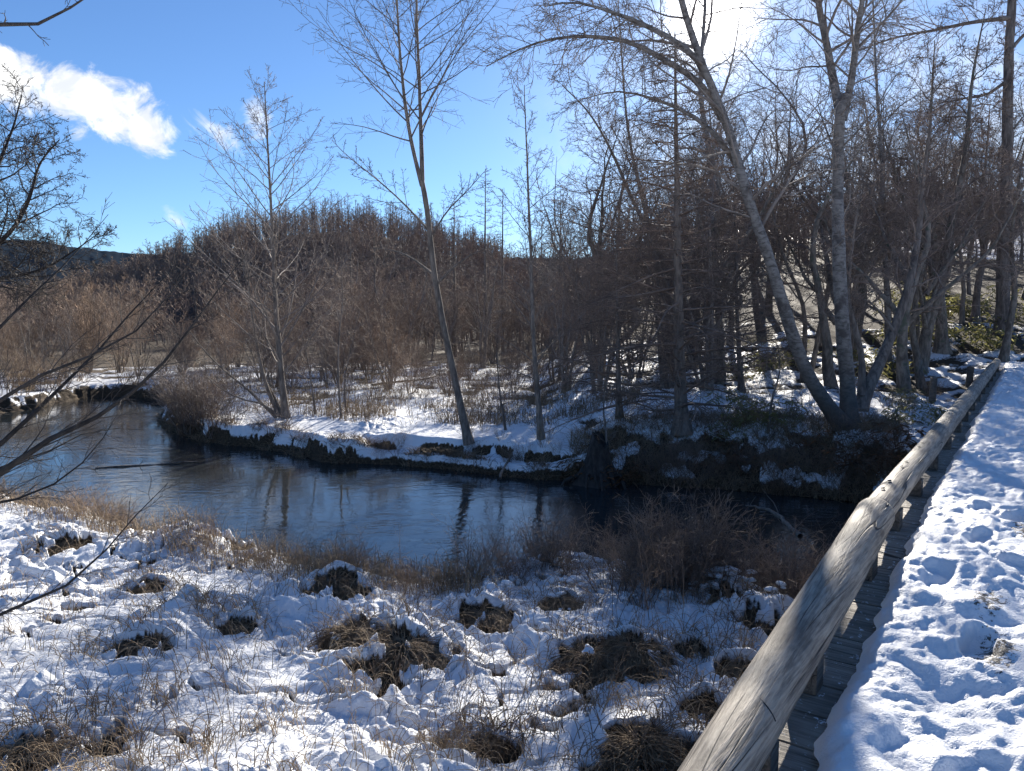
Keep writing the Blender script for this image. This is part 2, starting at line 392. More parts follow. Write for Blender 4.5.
def base_height(x, y):
    """ground without the snow's lumps; also the shore distance and which side of the river"""
    x = np.asarray(x, float); y = np.asarray(y, float)
    sd = river_sd(x, y)
    r = np.hypot(x, y); az = np.degrees(np.arctan2(x, y))
    ragged = sd + .30 * (x > 1) * (y > 10) * fbm(x, y, .8, 2, 19) + .22 * fbm(x, y, 1.1, 3, 3) + .35 * fbm(x, y, .35, 2, 9) * (y > 6)
    farside = (y > 10.6 + np.where(x > 0, .25 * x, -.28 * x)) & (x < 40)
    right = sm(x, 0.8, 3.2)
    # near bank: gentle; far bank: a cut, steep and low on the left, a longer brown slope on the right
    near = .52 * sm(ragged, -.05, .9) + .25 * sm(ragged, 1, 6)
    cut = .40 * sm(ragged, -.05, .35) + .16 * sm(ragged, .4, 2.2)
    shelf = sm(x, -3.6, -2.8) * sm(x, 1.6, .8)                     # an undercut snowy ledge with a dark step behind it
    ledge = .14 * sm(ragged, -.05, .15) + .30 * sm(ragged, .62 + .3 * gnoise(x * 1.3, y * .2, 4), .82 + .3 * gnoise(x * 1.3, y * .2, 4)) + .05 * sm(ragged, .2, 2)
    slope = .35 * sm(ragged, -.05, .5) + .55 * sm(ragged, .3, 2.0) + .12 * sm(ragged, 1.7, 5) + .16 * fbm(x, y, 1.1, 3, 29) * sm(ragged, 0, .5) * sm(ragged, 4, 2)
    far = cut * (1 - shelf) + ledge * shelf
    far = far * (1 - right) + slope * right
    h = np.where(farside, far, near)
    h = np.where(sd < 0, np.minimum(h, 0) - .55 * sm(-sd, -.1, 1.2), h)
    land = sm(sd, 0.3, 4)
    h = h + land * farside * (.10 * fbm(x, y, .22, 2, 21))
    # the wooded rise on the right and the hills behind
    w = sm(az, 2, 17)
    h = h + w * np.clip(r - 21, 0, 130) * .135 * sm(r, 18, 36)
    hx, hy = 170 * sin(rad(-12.5)), 170 * cos(rad(-12.5))
    h = h + 20 * np.exp(-(((x - hx) / 44) ** 2 + ((y - hy) / 55) ** 2)) * sm(r, 60, 110)
    h = h + 2.5 * sm(r, 90, 240) * (1 + .5 * fbm(x, y, .012, 2, 5))
    h = h + sm(r, 500, 1500) * (1 - sm(r, 1600, 2600) * .5) * (108 + 26 * fbm(x, y, .0022, 4, 31)) + sm(r, 500, 1000) * 5 * fbm(x, y, .05, 2, 41) 
    # the path leaves the bridge level with its deck
    s = (x - KP[0]) * AX[0] + (y - KP[1]) * AX[1]; v = (x - KP[0]) * NR[0] + (y - KP[1]) * NR[1]
    k = sm(s, 17.5, 20.3) * sm(v, -1.2, .1) * sm(v, 6.5, 4.0) * sm(s, 40, 28)
    h = h * (1 - k) + np.maximum(h, 1.62 + .03 * np.clip(s - 20, 0, 20)) * k
    # the near abutment
    k = sm(s, -2.6, -5.5) * sm(v, -1.0, .4) * sm(v, 6, 4)
    h = h * (1 - k) + (deck_z(S0) - .1) * k
    return h, sd, farside, s, v

# tussocks of dead grass on the near bank: pixel in the photo, radius, height
TUSS = [(405, 648, .42, .24), (356, 628, .36, .22), (335, 578, .34, .3), (632, 648, .36, .24), (588, 655, .34, .2), (640, 752, .34, .2), (690, 757, .24, .13),
        (135, 645, .26, .13), (186, 604, .18, .10), (236, 614, .2, .12), (488, 604, .30, .13), (690, 638, .15, .10),
        (757, 610, .28, .2), (746, 660, .22, .15), (702, 703, .16, .10), (28, 757, .22, .12), (490, 738, .13, .09), (58, 536, .26, .12),
        (150, 573, .2, .10), (728, 590, .28, .2), (560, 588, .24, .13)]
TPOS = np.array([Pz(x, y, .78)[:2] for x, y, _, _ in TUSS])

def detail(x, y, h, sd, farside, s, v):
    r = np.hypot(x, y)
    bump = np.zeros_like(x); bare = np.zeros_like(x)
    close = np.nonzero((r < 14))
    xs, ys = x[close], y[close]
    bb = np.zeros_like(xs); ba = np.zeros_like(xs)
    for k_, ((tx, ty), (_, _, tr, th)) in enumerate(zip(TPOS, TUSS)):
        dx, dy = xs - tx, ys - ty
        wob = 1 + .55 * gnoise(xs * 3.1, ys * 3.1, 77) + .4 * gnoise(xs * 7.3, ys * 7.3, 78)
        q = (dx * dx + (dy - .35 * tr) ** 2) / (tr * wob) ** 2
        bb = np.maximum(bb, th * .85 * np.exp(-q * 1.3))
        f = (dx * dx / (.95 * tr) ** 2 + (dy + .35 * tr) ** 2 / (.75 * tr) ** 2) / wob ** 2
        ba = np.maximum(ba, sm(f, 1.25, .5) * sm(gnoise(xs * 5.2 + k_, ys * 5.2, 79) + .5 * gnoise(xs * 11, ys * 11, 80), .42, .22))
    bump[close] = bb; bare[close] = ba
    # slope of the smooth ground
    e = .12
    sl = np.zeros_like(h); c = np.nonzero((r < 70) & (np.abs(sd) < 6))
    gx = (base_height(x[c] + e, y[c])[0] - h[c]) / e; gy = (base_height(x[c], y[c] + e)[0] - h[c]) / e
    sl[c] = np.hypot(gx, gy)
    drape = farside * sm(gnoise(x * 1.5 + 4, y * 1.1, 33) + .4 * gnoise(x * 3.7, y * 2.9, 34), -.02, .22)
    snow = np.maximum(sm(sl, 1.15, .7), drape) * sm(h, .05, .16)
    brown = sm(x, 1.0, 2.2) * farside * sm(h + .35 * gnoise(x * 1.3, y * 1.3, 44), .86, .66) * sm(sd, 5, 3) * sm(gnoise(x * 1.1, y * 1.7, 45) + .5 * gnoise(x * 3.1, y * 3.1, 46), .26, .06)
    snow = snow * (1 - .95 * brown * (1 - .0))
    dmin = np.full(x.shape, 9.0)
    for a, b in zip(STREAK[:-1], STREAK[1:]):
        ee = b - a; t = np.clip(((x - a[0]) * ee[0] + (y - a[1]) * ee[1]) / (ee @ ee), 0, 1)
        dmin = np.minimum(dmin, np.hypot(x - a[0] - t * ee[0], y - a[1] - t * ee[1]))
    snow = np.maximum(snow, sm(dmin, .22, .1) * (h > .1))
    # grass showing through: the meadow beyond the river, the wood floor, the fringe of the near bank
    mead = farside * sm(r, 19, 24)
    nz = fbm(x, y, .55, 4, 51)
    snow = snow - mead * (.26 + .55 * sm(r, 34, 56) + .75 * np.clip(nz + .12, 0, 1)) 
    wood = farside * sm(x, 3, 7)
    snow = snow - wood * (.10 + .22 * sm(r, 26, 40) + .60 * np.clip(fbm(x, y, 1.6, 3, 61), 0, 1))
    fringe = (~farside) * sm(sd, 1.5, .5)
    snow = snow - fringe * (.10 + 1.0 * np.clip(fbm(x, y, 1.2, 3, 71) + .3, 0, 1))
    snow = snow - .95 * bare
    nb = np.clip(fbm(x, y, 1.5, 4, 81, .65) - .20, 0, 1)
    snow = snow - (~farside) * nb * 1.3
    crackle = sm(np.abs(gnoise(x * 1.15 + .3 * gnoise(x * 4, y * 4, 91), y * 1.5, 90) + .22 * gnoise(x * 5, y * 5, 92)), .055, .015) * sm(gnoise(x * .55, y * .55, 93), -.12, .1)
    snow = snow - (~farside) * crackle * (r < 16) * .8
    under = sm(v, -.4, .1) * (s < 19) * (s > -5.6) * sm(v, 5, 4)
    snow = snow - under
    snow = np.clip(snow, 0, 1)
    # lumps of snow lying on flattened grass
    lump = np.zeros_like(x)
    c = np.nonzero(r < 32); xs, ys = x[c], y[c]
    wx = xs + .2 * gnoise(xs * 2.3, ys * 2.3, 5); wy = ys + .12 * gnoise(xs * 2.3 + 9, ys * 2.3, 6)
    l = .12 * np.abs(gnoise(wx * 1.7, wy * 1.7, 11)) + .12 * np.abs(gnoise(wx * 4.3, wy * 4.3, 12)) + .062 * .75 * np.abs(gnoise(wx * 8.6, wy * 8.6, 13))
    l += .16 * gnoise(xs * .9, ys * .9, 14) + .012 * gnoise(wx * 18, wy * 18, 15)
    amp = .40 + 1.0 * sm(gnoise(xs * .75, ys * .75, 96) + .4 * gnoise(xs * 2, ys * 2, 97), -.25, .35)
    lump[c] = l * amp * sm(r[c], 32, 16)
    fine = lump * np.where(farside, .55, 1.0)
    thick = .085 * sm(snow, .40, .60) * np.where(r < 40, 1, 1)
    hh = h + bump + fine * np.clip(.35 + snow, 0, 1) * sm(h, .0, .25) + thick * (h > 0)
    hh = np.where(s > 19, np.where((v > -.1) & (v < 5.2) & (s < 30), np.minimum(hh, h + .09), hh), hh)
    # ground never pokes through the bridge
    in_b = (s > S0 - .1) & (s < S1 + .1) & (v > -.45) & (v < 4.2)
    hh = np.where(in_b, np.minimum(hh, deck_z(s) - .16), hh)
    woodcol = sm(r, 70, 130)
    return hh, snow, woodcol

def build_ground():
    az = np.concatenate([np.arange(-180, -50, 4.0), np.linspace(-50, -37, 60, endpoint=False), np.linspace(-37, 37, 980, endpoint=False),
                         np.linspace(37, 55, 60, endpoint=False), np.arange(55, 180.1, 5.0)])
    az[-1] = 180.0
    u = np.concatenate([np.geomspace(.4, 3.4, 40, endpoint=False), 1 / np.linspace(1 / 3.4, 1 / 60, 700, endpoint=False), np.geomspace(60, 3500, 130)])
    u = np.sort(np.concatenate([u, np.arange(13.0, 21.5, .075), np.arange(27.5, 34, .2)])); u = u[np.concatenate([[True], np.diff(u) > .004])]
    A, Rr = np.meshgrid(np.radians(az), u, indexing='ij')
    x = (Rr * np.sin(A)).ravel(); y = (Rr * np.cos(A)).ravel()
    b = base_height(x, y)
    hh, snow, wood = detail(x, y, *b)
    na, nr = len(az), len(u)
    global GRID; GRID = (np.radians(az), u, hh.reshape(na, nr))
    i = np.arange(na - 1)[:, None]; j = np.arange(nr - 1)[None, :]
    a = (i * nr + j).ravel()
    Q = np.stack([a, a + 1, a + nr + 1, a + nr], 1)[:, ::-1]
    me = np_mesh('ground', np.stack([x, y, hh], 1), Q, {'snow': snow, 'wood': wood, 'conifers': sm(np.hypot(x, y), 270, 340)})  # conifers: mask for the air's blue painted on the far slopes
    return tag(obj('ground', me, M['ground']), 'snow covered ground with river channel and wooded hills', 'ground', kind='structure')
ground = build_ground()
def gz(x, y):
    x = np.atleast_1d(np.asarray(x, float)); y = np.atleast_1d(np.asarray(y, float))
    A, u, Hh = GRID; a = np.arctan2(x, y); r = np.hypot(x, y)
    i = np.clip(np.searchsorted(A, a) - 1, 0, len(A) - 2); j = np.clip(np.searchsorted(u, r) - 1, 0, len(u) - 2)
    f = np.clip((a - A[i]) / (A[i + 1] - A[i]), 0, 1); g = np.clip((r - u[j]) / (u[j + 1] - u[j]), 0, 1)
    return (Hh[i, j] * (1 - g) + Hh[i, j + 1] * g) * (1 - f) + (Hh[i + 1, j] * (1 - g) + Hh[i + 1, j + 1] * g) * f
def gz1(x, y): return float(gz(x, y)[0])
def on_ground(px, py, z0=.7):               # the ground point seen at a pixel
    d = ray(px, py); d = d / d[1]; Y = np.linspace(9 if py < 500 else 2.5, 80, 6000)
    P = np.array([0, 0, ZC]) + Y[:, None] * d; g = gz(P[:, 0], P[:, 1]); hit = np.nonzero(P[:, 2] <= g)[0]
    p = P[hit[0]] if len(hit) else Pz(px, py, z0)
    return np.array([p[0], p[1], gz1(p[0], p[1])])

def build_water():
    n = 2
    V = np.array([(-60, 4, 0), (45, 4, 0), (45, 48, 0), (-60, 48, 0)], float)
    tag(obj('river', np_mesh('river', V, [(0, 1, 2, 3)], smooth=False), M['water']), 'dark slow river mirroring blue sky and bare trees', 'river', kind='structure')
build_water()
# ------------------------------------------------------------------ footbridge
def bpt(s, v, z): p = KP + AX * s + NR * v; return (p[0], p[1], z)
def to_world(P):                            # local bridge coordinates (along, left, up) -> array
    return P
bridge = empty('footbridge', (KP[0], KP[1], 0), 'timber plank footbridge with a round log kerb along its edge', 'footbridge', rz=pi / 2 - AZ)
# local frame: x along the bridge, y to the LEFT, z up
def bridge_deck():
    B = Bag(); r = random.Random(3); s = S0
    while s < S1:
        w = .235 + r.uniform(-.012, .012)
        z0, z1 = float(deck_z(s)), float(deck_z(s + w))
        v, q = box(s + w / 2, -1.80 + r.uniform(-.012, .012), (z0 + z1) / 2 - .03 + r.uniform(-.004, .003), w / 2 - .006, 1.95, .03)
        v[:, 2] += (v[:, 0] - (s + w / 2)) * (z1 - z0) / w + (v[:, 1]) * r.uniform(-.001, .001)
        B.add(v, q); s += w
    return obj('deck', B.mesh('deck', False), M['plank'], bridge)
deck = bridge_deck()
for v0 in (.15, -1.7, -3.5):                # girders under the planks
    B = Bag()
    for s0, s1 in ((S0, 0), (0, S1)):
        z0, z1 = float(deck_z(s0)), float(deck_z(s1))
        v, q = box((s0 + s1) / 2, v0, (z0 + z1) / 2 - .225, (s1 - s0) / 2 - .002, .09, .16)
        v[:, 2] += (v[:, 0] - (s0 + s1) / 2) * (z1 - z0) / (s1 - s0); B.add(v, q)
    obj('beam', B.mesh('beam', False), M['post'], bridge)
for s0, sg in ((5.2, 1), (11.0, 1)):        # trestle posts in the river bed
    for v0 in (.05, -3.4):
        B = Bag(); P = np.array([[(s0, v0, -.7), (s0, v0, .5), (s0, v0, float(deck_z(s0)) - .385)]], float)
        B.tube(P, np.array([[.13, .125, .12]]), 12); obj('pile', B.mesh('pile'), M['post'], bridge)
def log_mesh(s0, s1, r0, r1, seed):
    K = int((s1 - s0) / .035) + 2; S = 40
    s = np.linspace(s0, s1, K); z = log_z(s)
    P = np.stack([s, .012 * gnoise(s * .5, s * 0 + seed, 2), z + .010 * gnoise(s * .6, s * 0 + seed, 3)], 1)[None]
    R = (np.linspace(r0, r1, K) * (1 + .05 * gnoise(s * 1.2, s * 0 + seed, 5) + .02 * gnoise(s * 4, s * 0, seed)))[None]
    R[0, 0] *= .93; R[0, -1] *= .93
    V, Q = tubes(P, R, S)
    V = V.reshape(K, S, 3); c = P[0][:, None, :]
    th = np.arange(S)[None, :] / S * 2 * pi; ss = s[:, None] + 0 * th
    k = 1 + .022 * gnoise(ss * 1.6 + 3 * np.cos(th), 3 * np.sin(th) + seed, 8) + .010 * gnoise(ss * 5, th * 5.1, 9 + seed)
    # a drying crack along the top, deep and narrow
    k -= .10 * np.exp(-((np.angle(np.exp(1j * (th - 1.9 - .5 * gnoise(ss * .5, ss * 0, 4 + seed))))) / .05) ** 2) * sm(gnoise(ss * .45, ss * 0 + 3, 14 + seed), -.15, .1)
    V = c + (V - c) * k[:, :, None]
    V = V.reshape(-1, 3)
    n = len(V)
    V = np.concatenate([V, [P[0, 0] + [-.012, 0, 0], P[0, -1] + [.012, 0, 0]]])
    fa = [(n, (i + 1) % S, i, i) for i in range(S)]; o = (K - 1) * S
    B = Bag(); B.add(V, Q)
    me = bpy.data.meshes.new('log_rail')
    faces = [tuple(q) for q in Q] + [(n, (i + 1) % S, i) for i in range(S)] + [(n + 1, o + i, o + (i + 1) % S) for i in range(S)]
    me.from_pydata([tuple(v) for v in V], [], faces); me.polygons.foreach_set('use_smooth', np.ones(len(faces), bool))
    return me
joints = [(S0 + .2, -.012, .097, .118), (.014, 6.45, .095, .104), (6.475, 13.2, .100, .106), (13.22, S1 - .1, .106, .104)]
for k, (a, b_, r0, r1) in enumerate(joints):
    obj('log_rail', log_mesh(a, b_, r0, r1, k + 1), M['log'], bridge)
r_ = random.Random(8)
for s in (-4.1, -2.62, -1.92, -.55, .5, 1.7, 3.0, 4.4, 5.9, 7.2, 8.7, 10.3, 11.9, 13.6, 15.4, 17.2, 19.2):
    z0 = float(deck_z(s)); z1 = float(log_z(s)) - R_LOG + .025
    B = Bag(); B.add(*box(s, -.015, (z0 + z1) / 2 + .001, .065 + r_.uniform(-.01, .01), .075, (z1 - z0) / 2, r_.uniform(-.05, .05)))
    obj('support_block', B.mesh('support_block', False), M['post'], bridge)
for s in (-1.32, .33, .62, 1.25, 1.5, 2.35, 2.6, 3.5, 3.75, 5.0, 5.3):  # dark plugs standing in for shaded holes on the upper side of the logs
    for q in ((0,) if s < 0 else (-.02, .02)):
        ang = .12 + q * 4; rr = .098 if s > 0 else .108
        P0 = np.array([s + q * 2.0, rr * sin(ang) * .985, float(log_z(s)) + rr * cos(ang) * .985])
        d = np.array([0, sin(ang), cos(ang)])
        B = Bag(); B.tube(np.array([[P0 - d * .02, P0 + d * .000, P0 + d * .004, P0 + d * .0045]]), np.array([[.013, .013, .012, .0005]]), 10)
        obj('bolt_hole', B.mesh('bolt_hole'), M['hole'], bridge)
def wire_band(s):
    th = np.linspace(-1.15, 1.25, 24); zc = float(log_z(s))
    P = np.stack([s + .03 * np.sin(th * 1.3), .104 * np.sin(th), zc + .104 * np.cos(th)], 1)[None]
    B = Bag(); B.tube(P, np.full((1, 24), .004), 5); return obj('wire', B.mesh('wire'), M['hole'], bridge)
wire_band(-2.62)

# trodden snow on the deck
def deck_snow():
    d = np.concatenate([np.arange(S0 + .05, -1.0, .016), np.arange(-1.0, 4, .02), np.arange(4, 9, .04), np.arange(9, S1 + 1.4, .09)])
    v = np.concatenate([np.linspace(0, .5, 44, endpoint=False), np.linspace(.5, 3.55, 170)])
    Sg, Vg = np.meshgrid(d, v, indexing='ij'); x = Sg.ravel(); w = Vg.ravel()
    edge = .185 + .05 * gnoise(x * 1.1, x * 0 + .5, 3) + .045 * gnoise(x * 3.3, x * 0 + .5, 4) + .026 * gnoise(x * 8, x * 0 + .5, 5) + .014 * gnoise(x * 21, x * 0 + .5, 6) + .02 * sm(x, -1, -3)
    # each grid line across starts at the crumbling edge
    t = w / 3.55; vv = edge + t * (3.6 - edge)
    inn = vv - edge
    rise = .145 * np.sqrt(np.clip(sm(inn, -.02, .11), 0, 1)) 
    h = rise * (1 + .35 * fbm(x, vv, .9, 2, 6))
    wx = x + .06 * gnoise(x * 4, vv * 4, 7); wv = vv + .06 * gnoise(x * 4 + 5, vv * 4, 8)
    k = sm(inn, .02, .2)
    h += k * (.06 * gnoise(wx * 2.2, wv * 2.6, 9) + .06 * (np.abs(gnoise(wx * 4.4, wv * 4.4, 10)) - .2) + .034 * (np.abs(gnoise(wx * 9, wv * 9, 11)) - .2) + .018 * np.abs(gnoise(wx * 17, wv * 17, 12)) + .006 * gnoise(wx * 40, wv * 40, 13))
    h += (1 - k) * sm(inn, 0, .05) * (.03 * gnoise(x * 13, vv * 13, 25) + .02 * gnoise(x * 27, vv * 27, 26))
    wobf = 1 + .6 * gnoise(x * 7, vv * 7, 21) + .3 * gnoise(x * 15, vv * 15, 22)
    rr = random.Random(12)                   # footprints
    for _ in range(130):
        fs = rr.uniform(S0, 16); fv = rr.uniform(.55, 3.3) if rr.random() < .8 else rr.uniform(.4, 1.1); a = rr.gauss(0, .35)
        dx, dv = x - fs, vv - fv; c, s_ = cos(a), sin(a)
        p, q = (dx * c + dv * s_) / .155, (-dx * s_ + dv * c) / .068
        f = (p * p + q * q * (1 + .4 * np.tanh(p))) * wobf
        h += (-.07 * sm(f, 1.35, .6) + .018 * np.exp(-((f - 1.7) / .6) ** 2)) * k * rr.uniform(.2, 1.1)
    dirt = sm(vv, .5, 1.0) * sm(h, .15, .06) * (.45 + .6 * fbm(x, vv, 1.6, 3, 15)) + .0
    for ds, dv_, a_, b_ in ((-.95, .66, .22, .10), (-1.5, .72, .25, .1), (.35, .82, .3, .12), (2.1, 1.0, .5, .14), (-.2, 1.0, .5, .14), (4.2, 1.2, .8, .2)): dirt += .62 * np.exp(-(((x - ds) / a_) ** 2 + ((vv - dv_) / b_) ** 2))
    h = np.maximum(h, .018 * sm(inn, 0, .03)) - .03 * dirt * 0
    z = deck_z(x) + .004 + h * 1.0
    end = sm(x, S1 - .4, S1 + .6)
    ns, nv = len(d), len(v)
    i = np.arange(ns - 1)[:, None]; j = np.arange(nv - 1)[None, :]
    a = (i * nv + j).ravel(); Q = np.stack([a, a + 1, a + nv + 1, a + nv], 1)
    me = np_mesh('snow_cover', np.stack([x, -vv, z], 1), Q, {'dirt': dirt})
    o = obj('snow_cover', me, M['snow']); o.location = (KP[0], KP[1], 0); o.rotation_euler = (0, 0, pi / 2 - AZ)
    return tag(o, 'trodden snow full of footprints lying on the bridge deck', 'snow', kind='stuff')
deck_snow()
# ------------------------------------------------------------------ trees
def nrm(a): return a / (np.linalg.norm(a, axis=-1, keepdims=True) + 1e-12)
def resample(pts, K):
    pts = np.asarray(pts, float); n = len(pts)
    d = np.concatenate([[0], np.cumsum(np.linalg.norm(np.diff(pts, axis=0), axis=1))]); d /= d[-1]
    if n > 2:                               # Catmull-Rom through the points
        t = np.linspace(0, 1, K); i = np.clip(np.searchsorted(d, t, 'right') - 1, 0, n - 2)
        f = ((t - d[i]) / (d[i + 1] - d[i] + 1e-9))[:, None]
        p = np.vstack([2 * pts[0] - pts[1], pts, 2 * pts[-1] - pts[-2]])
        a, b, c, e = p[i], p[i + 1], p[i + 2], p[i + 3]
        return .5 * (2 * b + (c - a) * f + (2 * a - 5 * b + 4 * c - e) * f ** 2 + (3 * b - a - 3 * c + e) * f ** 3)
    return pts[0] + (pts[-1] - pts[0]) * np.linspace(0, 1, K)[:, None]
def sprout(r, P, R, n, t0, t1, ang, angj, length, K, trop=0.0, wob=.12, rmax=.5, tip=.003, az0=None, lenk=.012, side=0.0, flat=0.0):
    """children of every polyline in P (N,K,3): n each between t0 and t1, leaving at ang degrees"""
    N, KK = P.shape[:2]
    idx = np.repeat(np.arange(N), n)
    u = (np.tile(np.arange(n), N) + r.random(N * n)) / n
    t = t0 + (t1 - t0) * u
    f = t * (KK - 1); i = np.clip(f.astype(int), 0, KK - 2); f = (f - i)[:, None]
    pos = P[idx, i] * (1 - f) + P[idx, i + 1] * f
    T = nrm(P[idx, i + 1] - P[idx, i])
    rp = R[idx, i] * (1 - f[:, 0]) + R[idx, i + 1] * f[:, 0]
    ref = np.where(np.abs(T[:, 2:3]) > .85, np.array([[1., 0, 0]]), np.array([[0, 0, 1.]]))
    A = nrm(np.cross(T, ref)); B = np.cross(T, A)
    ph = np.tile(np.arange(n), N) * 2.39996 + np.repeat(r.random(N) * 6.28, n) + r.normal(0, .4, N * n)
    if flat: ph = np.where(r.random(N * n) < flat, np.where(np.cos(ph) > 0, 0, pi) + r.normal(0, .35, N * n), ph)
    a = np.radians(ang + r.normal(0, angj, N * n))[:, None]
    D = nrm(T * np.cos(a) + (A * np.cos(ph)[:, None] + B * np.sin(ph)[:, None]) * np.sin(a))
    L = length(idx, t, r) if callable(length) else length * np.ones(N * n)
    ok = L > .04
    pos, D, L, rp, t = pos[ok], D[ok], L[ok], rp[ok], t[ok]; m = len(L)
    r0 = np.minimum(rp * rmax, L * lenk + .002)
    out = np.empty((m, K, 3)); out[:, 0] = pos; st = (L / (K - 1))[:, None]
    for k in range(1, K):
        out[:, k] = out[:, k - 1] + D * st
        D = nrm(D + r.normal(0, wob, (m, 3)) + np.array([0, 0, trop]) * (1 if np.isscalar(trop) else 1))
    rad_ = np.maximum(r0[:, None] * (1 - .85 * np.linspace(0, 1, K)[None, :]), tip)
    return out, rad_
def plen(P): return np.linalg.norm(np.diff(P, axis=1), axis=2).sum(1)
def sub(ratio, jit=.35, taper=.6):          # child length from the parent's
    def mk(P):
        L = plen(P)
        return lambda idx, t, r: L[idx] * ratio * (1 - taper * t) * r.uniform(1 - jit, 1 + jit, len(t))
    return mk
def crown_of(r, P, R, spec, tip=.003, tipk=1.0):
    """grow the levels in spec on the given stems; returns a Bag with all of them"""
    B = Bag(); levels = [(P, R)]
    for i, s in enumerate(spec):
        s = dict(s); s['tip'] = s.get('tip', tip) * tipk; ln = s.pop('len'); S = s.pop('S', 3); on = s.pop('on', None)
        if isinstance(ln, tuple): ln = sub(*ln)(P)
        P, R = sprout(r, P, R, length=ln, tip=s.pop('tip', tip), **s)
        B.tube(P, R, S); levels.append((P, R))
    return B, levels
def abs_len(L, shape):
    return lambda idx, t, r: L * shape(t) * r.uniform(.7, 1.2, len(t))

def put_tree(name, cat, label, base, stems, barkm, twigm, seed, group=None, S=10, extra=(), tip=.003, flare=True, crown_name='crown'):
    """stems: list of (points relative to nothing, r0, r1); base is the ground point; limbs in extra get branches too"""
    r = np.random.default_rng(seed)
    root = empty(name, tuple(base), label, cat, group)
    T = Bag(); C = Bag(); first = True
    for pts, r0, r1, sp in stems:
        pts = np.asarray(pts, float) - base
        K = max(8, int(np.linalg.norm(np.diff(pts, axis=0), axis=1).sum() / .3))
        P = resample(pts, K)
        z = np.linspace(0, 1, K)
        R = r0 + (r1 - r0) * z ** .8
        if flare and r0 > .05: R = R * (1 + .55 * np.exp(-np.maximum(P[:, 2], 0) / .22))
        P = P + np.cumsum(r.normal(0, 1, (K, 3)), 0) * .004 * np.array([1, 1, .2])
        R = R * (1 + r.normal(0, .03, K))
        T.tube(P[None], R[None], S)
        if sp:
            for one in (sp if isinstance(sp[0], list) else [sp]):
                b, _ = crown_of(r, P[None], R[None], one, tip, max(1.0, base[1] / 17))
                if b.V: C.add(np.concatenate(b.V), np.concatenate(b.Q))
    obj('trunk', T.mesh('trunk'), barkm, root)
    if C.V: obj(crown_name, C.mesh(crown_name), twigm, root)
    return root
def px_path(pts, Y, base=None, dy=0.0, seed=0):
    """a stem drawn in the photograph, stood up at its own distance Y (with some depth of its own)"""
    r = random.Random(seed); out = []
    for k, (x, y) in enumerate(pts):
        f = k / max(1, len(pts) - 1)
        out.append(Pd(x, y, Y + dy * f + (r.uniform(-.12, .12) if k else 0)))
    if base is not None: out[0] = np.array(base) - [0, 0, .08]
    return out

up = lambda t: (1 - t) ** .8 + .06
alder_spec = lambda L, n=34: [
    dict(n=n, t0=.14, t1=.985, ang=50, angj=8, len=abs_len(L, lambda t: .10 + 1.0 * np.clip(1 - t, 0, 1) ** .8 * np.clip(t / .2, .5, 1)), K=10, trop=.016, wob=.055, rmax=.42, lenk=.0065, S=4, tip=.0045),
    dict(n=10, t0=.2, t1=.98, ang=42, angj=12, len=(.30, .45, .55), K=5, trop=.02, wob=.11, rmax=.6, lenk=.0065, tip=.0036),
    dict(n=4, t0=.2, t1=.98, ang=45, angj=14, len=(.42, .4, .4), K=4, wob=.16, rmax=.7, lenk=.007, tip=.0032)]

# A: young alder on the far bank, with its leaning side stems
b = on_ground(286, 417, .6); Y = b[1]
put_tree('alder_tree', 'tree', 'young straight alder on the far bank with side stems leaning left over the water', b, [
    (px_path([(286, 418), (280, 360), (275, 280), (271, 200), (267, 130), (264, 82)], Y, b, .3, 1), .10, .010, alder_spec(4.3, 60)),
    (px_path([(279, 416), (266, 385), (256, 340), (250, 290), (247, 250)], Y, None, -.4, 2), .06, .010, alder_spec(1.2, 18)),
    (px_path([(276, 418), (250, 392), (228, 374), (205, 352), (188, 330)], Y, None, -1.0, 3), .045, .008, alder_spec(1.0, 16)),
    (px_path([(280, 417), (262, 404), (238, 398), (215, 384), (200, 370)], Y, None, -.8, 4), .035, .007, alder_spec(.8, 12)),
    (px_path([(283, 416), (272, 392), (262, 372), (262, 330), (266, 300)], Y, None, .4, 5), .04, .008, alder_spec(.9, 14)),
], M['bark_grey'], M['twig_grey'], 11)
# B: the tall tree that forks
b = on_ground(469, 441, .6); Y = b[1]
put_tree('alder_tree', 'tree', 'tall slim tree on the snowy ledge, leaning trunk forked in two', b, [
    (px_path([(469, 443), (455, 380), (441, 312), (432, 255), (426, 205), (421, 180)], Y, b, .2, 6), .086, .052, None),
    (px_path([(422, 186), (413, 150), (404, 95), (399, 30), (396, -40), (394, -110)], Y + .2, None, -.3, 7),   .05, .008, alder_spec(3.4, 34)),
    (px_path([(422, 184), (421, 140), (419, 80), (416, 10), (415, -60), (414, -130)], Y + .2, None, .5, 8), .053, .008, alder_spec(3.4, 34)),
    (px_path([(430, 232), (405, 205), (378, 180), (350, 158), (332, 140)], Y + .2, None, -.6, 9), .026, .005, alder_spec(1.0, 18)),
    (px_path([(430, 240), (447, 212), (468, 190), (488, 168)], Y + .2, None, .6, 10), .024, .005, alder_spec(.9, 16)),
    (px_path([(434, 275), (412, 258), (392, 250), (370, 248)], Y + .2, None, .9, 12), .03, .006, alder_spec(.7, 12)),
    (px_path([(436, 285), (460, 262), (482, 250), (500, 246)], Y + .2, None, -.6, 13), .03, .006, alder_spec(.7, 12)),
], M['bark_grey'], M['twig_grey'], 12)
# C: the thin one beside it
b = on_ground(541, 438, .6); Y = b[1]
put_tree('alder_tree', 'tree', 'thin straight pole of a tree with short twigs right of the forked tree', b, [
    (px_path([(541, 440), (533, 345), (529, 250), (525, 160), (522, 85)], Y, b, .2, 14), .07, .008, alder_spec(1.9, 44)),
], M['bark_grey'], M['twig_grey'], 13)
